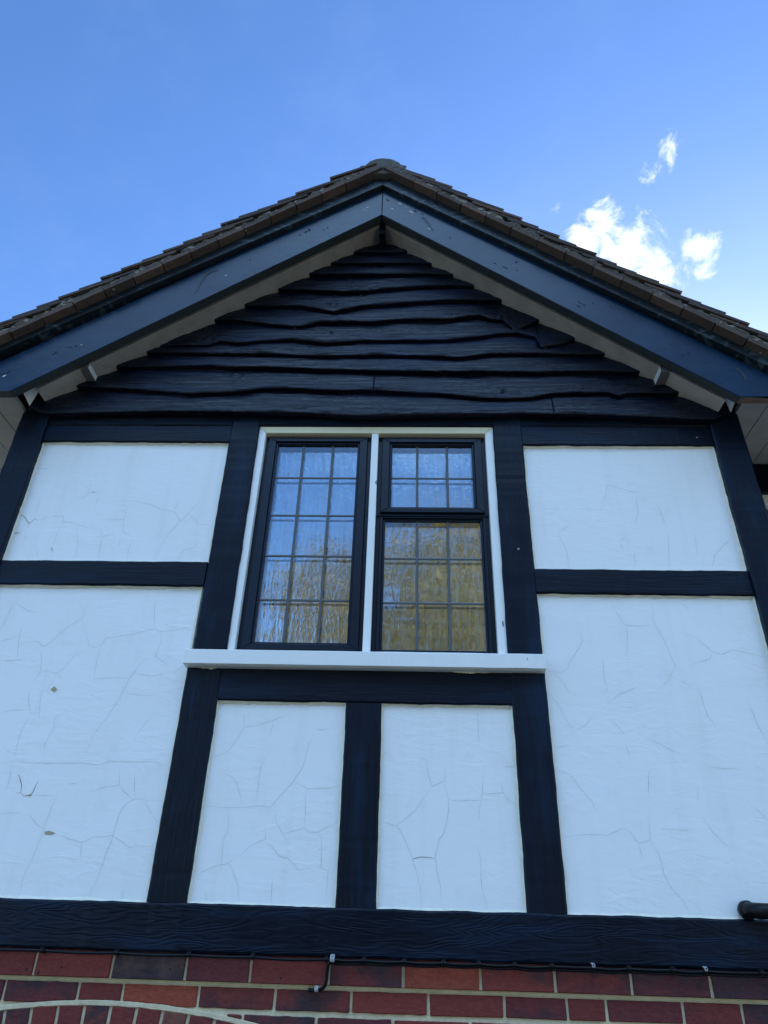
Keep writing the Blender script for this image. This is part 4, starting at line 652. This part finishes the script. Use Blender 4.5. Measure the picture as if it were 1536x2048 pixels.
def casement(gx0, gx1, gz0, gz1, fx0, fx1, fz0, fz1, vl, hl, yf=0.010, slim=False):
    CS = empty('casement'); CS.parent = WI
    y1 = yf; yg = 0.032
    # stepped sash section: outer frame, sash, glazing bead
    def ring(x0,x1,z0,z1, a,b_,c_,d, y0, yb, name):
        qq = MB()
        for P in ([(x0,z0),(a,c_),(a,d),(x0,z1)], [(b_,c_),(x1,z0),(x1,z1),(b_,d)], [(x0,z1),(a,d),(b_,d),(x1,z1)], [(x0,z0),(x1,z0),(b_,c_),(a,c_)]):
            qq.prism(P, y0, yb)
        return qq.build(name, M_FRAME, WI, bevel=.0018)
    CSo = []
    w1 = (0.30 if not slim else 0.45)
    a, b_, c_, d = gx0 - (gx0-fx0)*(1-w1), gx1 + (fx1-gx1)*(1-w1), gz0 - (gz0-fz0)*(1-w1), gz1 + (fz1-gz1)*(1-w1)
    ring(fx0,fx1,fz0,fz1, a,b_,c_,d, y1+.012, .075, 'casement_frame')
    ring(a,b_,c_,d, gx0-.010,gx1+.010,gz0-.010,gz1+.010, y1, .07, 'casement_sash')
    ring(gx0-.010,gx1+.010,gz0-.010,gz1+.010, gx0,gx1,gz0,gz1, y1+.009, .06, 'glazing_bead')
    bpy.data.objects.remove(CS)
    qq = MB(); qq.add([(gx0,yg,gz0),(gx1,yg,gz0),(gx1,yg,gz1),(gx0,yg,gz1)], [(0,1,2,3)]); qq.build('outer_pane', M_GLASS, WI)
    qq = MB(); qq.add([(gx0-.004,yg+.020,gz0-.004),(gx1+.004,yg+.020,gz0-.004),(gx1+.004,yg+.020,gz1+.004),(gx0-.004,yg+.020,gz1+.004)], [(0,1,2,3)]); qq.build('rippled_pane', M_RIPPLE, WI)
    qq = MB(); lw = .0052
    for x in vl: qq.add(*loft([[(x-lw,yg-.0008,z),(x-lw*.5,yg-.0032,z),(x+lw*.5,yg-.0032,z),(x+lw,yg-.0008,z)] for z in (gz0, gz1)]))
    for z in hl: qq.add(*loft([[(x,yg-.0009,z-lw),(x,yg-.0036,z-lw*.5),(x,yg-.0036,z+lw*.5),(x,yg-.0009,z+lw)] for x in (gx0, gx1)]))
    qq.build('lead_bars', M_LEAD, WI)
casement(-.594,-.2385,2.990,3.9215, -.6565,-.1755,2.945,3.963, (-.482,-.350), (3.747,3.556,3.3635,3.168))
casement(-.084,.267,3.596,3.919, -.1465,.327,3.552,3.963, (.027,.158), (3.748,))
casement(-.106,.2885,2.9685,3.530, -.1465,.327,2.945,3.5515, (.027,.154), (3.3565,3.1615), yf=0.014, slim=True)
# net curtain hanging inside
q = MB(); n = 400; V = []
for z in (2.93, 3.4, 3.99):
    for i in range(n+1):
        x = -.69 + 1.07*i/n; V.append((x, .13 + .040*math.sin(x*62 + 4*nz(x*4, z*.5, 3)) + .022*nz(x*34, z*.5, 9), z))
q.add(V, [(j*(n+1)+i, j*(n+1)+i+1, (j+1)*(n+1)+i+1, (j+1)*(n+1)+i) for j in range(2) for i in range(n)])
o = q.build('net_curtain', M_NET, None, smooth=True); tag(o, 'pale net curtain in soft vertical folds hanging behind the leaded glass', 'curtain')

# ---------------------------------------------------------------- brick wall
def za(x):
    d = x + 0.90; return 1.857 - 0.20*d*d - 0.03*max(0, -d)**2
q = MB(); AR = 0.78
def brick(x0, x1, z0, z1, yf, tint, dark, clip=True):
    n = max(1, int((x1-x0)/0.02)) if clip and z0 < 1.87 and x0 < AR-.9 and x1 > -AR-.9 else 1
    top, bot = [], []
    for i in range(n+1):
        x = x0 + (x1-x0)*i/n
        zb = z0
        if n > 1 and abs(x+.9) < AR: zb = max(z0, za(x) + .005)
        if zb < z1 - .004: bot.append((x, zb)); top.append((x, z1))
    if len(bot) < 2: return
    j = lambda: random.uniform(-.0012, .0012)
    poly = [(a+j(), b_+j()) for a, b_ in bot] + [(a+j(), b_+j()) for a, b_ in top[::-1]]
    q.prism(poly, yf + random.uniform(-.0015,.0015), yf + .06, 0, (tint, dark, random.random(), 1))
rt = lambda: min(1, max(0, random.gauss(.42, .28)))
def row(joints, z0, z1, yf, tints=None):
    for i in range(len(joints)-1):
        t = tints.get(i) if tints else None
        brick(joints[i]+.0045, joints[i+1]-.0045, z0, z1, yf, *(t or (rt(), random.choice([0, .2, .4, .9]))))
J1 = [-1.775,-1.575,-1.350,-1.125,-.889,-.664,-.469,-.234,-.012,.215,.434,.655,.884,1.109,1.334,1.43]
row(J1, 1.917, 1.987, -0.016, {3:(.55,.1),4:(1.0,.95),5:(.2,.3),6:(.45,.1),7:(.3,.75),8:(.75,0),9:(.6,.4),10:(.45,.7),11:(.25,.8),12:(.1,1.0),2:(.4,0)})
J2 = [-1.775,-1.66,-1.43,-1.206,-.982,-.848,-.618,-.391,-.165,.062,.283,.465,.577,.797,.965,1.19,1.43]
row(J2, 1.852, 1.904, 0.0, {3:(.3,.75),4:(.4,.1),5:(.8,0),6:(.45,.6),7:(.55,.8),8:(.6,.1),9:(.5,.2),10:(.25,.5),11:(.35,.2),12:(.2,.2),13:(.35,.2),14:(.15,.9)})
J3 = [-1.775,-1.55,-1.32,-1.1,-.87,-.70,-.480,-.264,-.042,.182,.407,.632,.857,1.08,1.305,1.43]
row(J3, 1.777, 1.8385, 0.0)
z = 1.767; k = 0
while z > 0.02:
    x = -1.775; Jn = [x]; first = .112 if k % 2 else .225
    while x < 1.43: x = min(1.43, x + (first if len(Jn) == 1 else .225)); Jn.append(x)
    for i in range(len(Jn)-1):
        a, c_ = Jn[i], Jn[i+1]
        if c_ > -1.53 and a < -.27 and z > .85:                       # window opening and arch ring
            if a < -1.53: brick(a+.0045, -1.535, z-.065, z, 0, rt(), .2, False)
            elif c_ > -.27: brick(-.265, c_-.0045, z-.065, z, 0, rt(), .2, False)
            continue
        if c_ - a > .03: brick(a+.0045, c_-.0045, z-.065, z, 0, rt(), random.choice([0,.3,.8]), False)
    z -= .075; k += 1
# soldier arch
n = 0; x = -1.66
while x < -.15:
    c0, c1 = x + .0055, x + .0735; lean = lambda t: -(t+.9)*.09
    if abs(x+.04+.9) < AR:
        zt0, zt1 = za(c0) - .008, za(c1) - .008
        j = random.uniform(-.002,.002)
        q.prism([(c0+lean(c0)*1, zt0-.21), (c1+lean(c1)*1, zt1-.21), (c1, zt1+j), (c0, zt0-j)], random.uniform(-.001,.001), .06, 0, (rt(), random.choice([0,.2,.5,.9]), 0, 1))
    x += .0785
BW = q.build('brick_wall', M_BRICK, HO, bevel=.0022, color=True)
q = MB(); Pm = [(-1.77,0.0),(-1.53,0.0),(-1.53,1.62),(-.9,1.70),(-.27,1.62),(-.27,0),(1.425,0),(1.425,1.986),(-1.77,1.986)]
q.box(-1.77,-1.53,.006,.05,0,1.60); q.box(-.27,1.425,.006,.05,0,1.60); q.box(-1.53,-.27,.006,.05,0,.83); q.box(-1.77,1.425,.006,.05,1.60,1.9845)
q.box(-1.77,1.425,-.0085,.006,1.9180,1.9842)
# struck mortar bed under the projecting top course, and thick bed over the arch
rings = []
for i in range(160):
    x = -1.77 + 3.195*i/159; w = .002*nz(x*25,1,1); rings.append([(x, .003, 1.9035+w), (x, -.001+w, 1.909), (x, -.003+w, 1.9165), (x, .01, 1.918), (x, .01, 1.9035)])
q.add(*loft(rings))
rings = []
for i in range(90):
    x = -.9 - AR + 2*AR*i/89; w = .0016*nz(x*30,3,1); w2 = .0016*nz(x*33,8,1); c_ = za(x)
    rings.append([(x, .002, c_-.009+w*1.6), (x, -.0004, c_-.007+w*1.6), (x, -.0004, c_+.003+w2*1.6), (x, .002, c_+.005+w2*1.6), (x, .02, c_+.006+w2), (x, .02, c_-.009+w)])
q.add(*loft(rings))
q.build('mortar', M_MORTAR, BW)
LW = empty('window'); LW.parent = HO
q = MB()
for P in ((-1.53,-1.47,.83,1.66),(-.33,-.27,.83,1.66),(-1.47,-.33,.83,.89),(-1.47,-.33,1.58,1.66),(-.93,-.87,.89,1.58)): q.box(P[0],P[1],.03,.08,P[2],P[3])
q.build('window_frame', M_WHITE, LW, bevel=.003)
q = MB(); q.box(-1.47,-.33,.052,.056,.89,1.58); q.build('pane', M_RIPPLE, LW)

# ---------------------------------------------------------------- cable, clips, pipe
CA = empty('black_cable', (-1.1, -.05, 1.985))
tag(CA, 'thin black cable clipped along the joint between black beam and bricks', 'cable')
def cab_pts():
    P = []; clips = [-1.099,-.872,-.653,-.461,-.240,-.128,-.010,.106,.209,.314,.423,.543,.645,.772,.866,1.025]
    x = -1.78
    while x < 1.45:
        a = max([c for c in clips if c <= x], default=-1.9); b_ = min([c for c in clips if c > x], default=1.6)
        t = (x-a)/(b_-a); P.append((x, -.040 - .002*nz(x*6,0,0), 1.9825 - .0045*math.sin(math.pi*t)*(.6+nz(a*9,1,2)) )); x += .012
    return P, clips
P, clips = cab_pts()
q = MB(); q.add(*tube(P, .0042, 10)); o = q.build('sheath', M_CABLE, CA, smooth=True); o.matrix_parent_inverse = Matrix.Translation((1.1,.05,-1.985))
q = MB(); q.add(*tube([(p[0], p[1]+.003, p[2]-.0075+.0015*nz(p[0]*3,4,4)) for p in P if p[0] > -.24], .0036, 8)); o = q.build('second_sheath', M_CABLE, CA, smooth=True); o.matrix_parent_inverse = Matrix.Translation((1.1,.05,-1.985))
D_ = [(-.200,-.044,1.982),(-.222,-.046,1.980),(-.232,-.045,1.972),(-.236,-.038,1.955),(-.238,-.034,1.930),(-.243,-.030,1.915),(-.258,-.022,1.906),(-.285,-.012,1.904),(-.290,.01,1.905)]
sm = []
for i in range(len(D_)-1):
    for t in range(5):
        p0, p1, p2, p3 = [Vector(D_[min(max(i+k,0),len(D_)-1)]) for k in (-1,0,1,2)]; t_ = t/5
        sm.append(0.5*((2*p1)+(-p0+p2)*t_+(2*p0-5*p1+4*p2-p3)*t_**2+(-p0+3*p1-3*p2+p3)*t_**3))
sm.append(Vector(D_[-1]))
q = MB(); q.add(*tube(sm, .0050, 10)); o = q.build('drop_cable', M_CABLE, CA, smooth=True); o.matrix_parent_inverse = Matrix.Translation((1.1,.05,-1.985))
WHITE = {-.240: 1, .543: 1, .866: 1}
def clip(x, z, y, white, s=1.0):
    q = MB(); rings = []
    for dx in (-.0055*s, .0055*s):
        rings.append([(x+dx, y+.004, z+.009*s), (x+dx, y-.006, z+.007*s), (x+dx, y-.009, z), (x+dx, y-.006, z-.006*s), (x+dx, y+.002, z-.008*s), (x+dx, y+.012, z-.008*s), (x+dx, y+.012, z+.010*s)])
    q.add(*loft(rings)); q.add(*tube([(x, y-.012, z+.007*s), (x, y+.004, z+.007*s)], .0026*s, 8))
    o = q.build('clip', M_CLIPW if white else M_CLIP, CA, bevel=.0008); o.matrix_parent_inverse = Matrix.Translation((1.1,.05,-1.985))
    if white: o['label'] = 'pale grey clip'
for c in clips: clip(c, 1.983, -.040, False)
clip(-.222, 1.985, -.050, True, 1.15); clip(.543, 1.987, -.042, True, .8); clip(.866, 1.987, -.042, True, .8); clip(-.266, 1.908, -.030, True, .9)

PI_ = empty('waste_pipe', (1.02, -.06, 2.13)); tag(PI_, 'black plastic waste pipe elbow leaving the white wall just above the beam', 'pipe')
inv = Matrix.Translation((-1.02, .06, -2.13))
pts = [(1.030,.01,2.142),(1.030,-.035,2.142)] + [(1.030+.045*(1-math.cos(a)), -.035-.045*math.sin(a), 2.142 - .004*math.sin(a)) for a in [i*math.pi/16 for i in range(1,9)]] + [(1.12,-.080,2.135),(1.33,-.080,2.122)] + [(1.33+.05*math.sin(a), -.080, 2.072+.05*math.cos(a)) for a in [i*math.pi/16 for i in range(1,9)]] + [(1.38,-.080,0.02)]
q = MB(); q.add(*tube(pts, .0215, 20)); o = q.build('elbow', M_PIPE, PI_, smooth=True); o.matrix_parent_inverse = inv
q = MB(); q.add(*tube([(1.030,-.012,2.142),(1.030,-.014,2.142),(1.030,-.030,2.142),(1.030,-.034,2.142)], .026, 20, lambda i: [.0235,.0262,.0262,.0235][i])); o = q.build('collar', M_PIPE, PI_, smooth=True); o.matrix_parent_inverse = inv

# ---------------------------------------------------------------- trees behind the viewer (seen mirrored in the window)
def tree(name, loc, H, R0, seed, label, nleaf, cone=0.35):
    rnd = random.Random(seed); t = empty(name, loc); tag(t, label, 'tree', 'trees facing the house')
    q = MB(); pts = [(0.15*nz(z,seed,0)*z/3, 0.15*nz(z,seed,5)*z/3, z) for z in [H*.92*i/14 for i in range(15)]]
    q.add(*tube(pts, 1, 10, lambda i: .034*H*(1-i/15.5)**1.1*.6))
    limbs = []
    for i in range(22):
        z = H*rnd.uniform(.22, .85); a = rnd.uniform(0, 6.28); L = R0*rnd.uniform(.5,.85)*(1.15 - z/H*.7)
        e = Vector((math.cos(a)*L, math.sin(a)*L, z + L*rnd.uniform(.2,.6))); limbs.append(e)
        s0 = Vector((0,0,z)); md = (s0+e)/2 + Vector((0,0,.15*L))
        q.add(*tube([s0, md, e], 1, 6, lambda k: .05*(1-k*.4)*H/12))
    o = q.build('trunk', M_BARK, t, smooth=True)
    q = MB(); C = []
    for i in range(60):
        h = rnd.uniform(.18, 1.0); rr = R0*(math.sin(math.pi*min(1, (h-.1)*.98))**.7)*(1 - cone*h)*rnd.uniform(.25, 1.0); a = rnd.uniform(0, 6.28)
        C.append((Vector((math.cos(a)*rr, math.sin(a)*rr, h*H)), rnd.uniform(.55, 1.15)*R0*.27))
    C.append((Vector((0,0,H*.97)), R0*.22))
    for i in range(nleaf):
        c, r = rnd.choice(C); d = Vector((rnd.gauss(0,1), rnd.gauss(0,1), rnd.gauss(0,1))).normalized()*r*rnd.random()**.35
        p = c + d; u = Vector((rnd.gauss(0,1), rnd.gauss(0,1), rnd.gauss(0,.6))).normalized(); w = u.orthogonal().normalized(); s = rnd.uniform(.08, .19)
        q.add([p - u*s, p + w*s*.55, p + u*s, p - w*s*.55], [(0,1,2,3)])
    me = bpy.data.meshes.new('crown'); me.from_pydata(q.v, [], q.f); link('crown', me, M_LEAF, t)
tree('broadleaf_tree', (1.5, -16.5, 0), 12.3, 4.6, 3, 'tallest golden green tree mirrored in the right half of the leaded window', 20000, cone=.2)
tree('broadleaf_tree', (-2.5, -17.4, 0), 11.7, 3.4, 14, 'narrower golden green tree mirrored low in the left half of the leaded window', 14000)
tree('broadleaf_tree', (6.6, -18.5, 0), 11.0, 4.4, 5, 'broad golden green tree seen mirrored beyond the right edge of the window', 12000)
tree('broadleaf_tree', (-6.6, -20.5, 0), 7.6, 4.2, 9, 'low golden green tree seen mirrored beyond the left edge of the window', 12000)
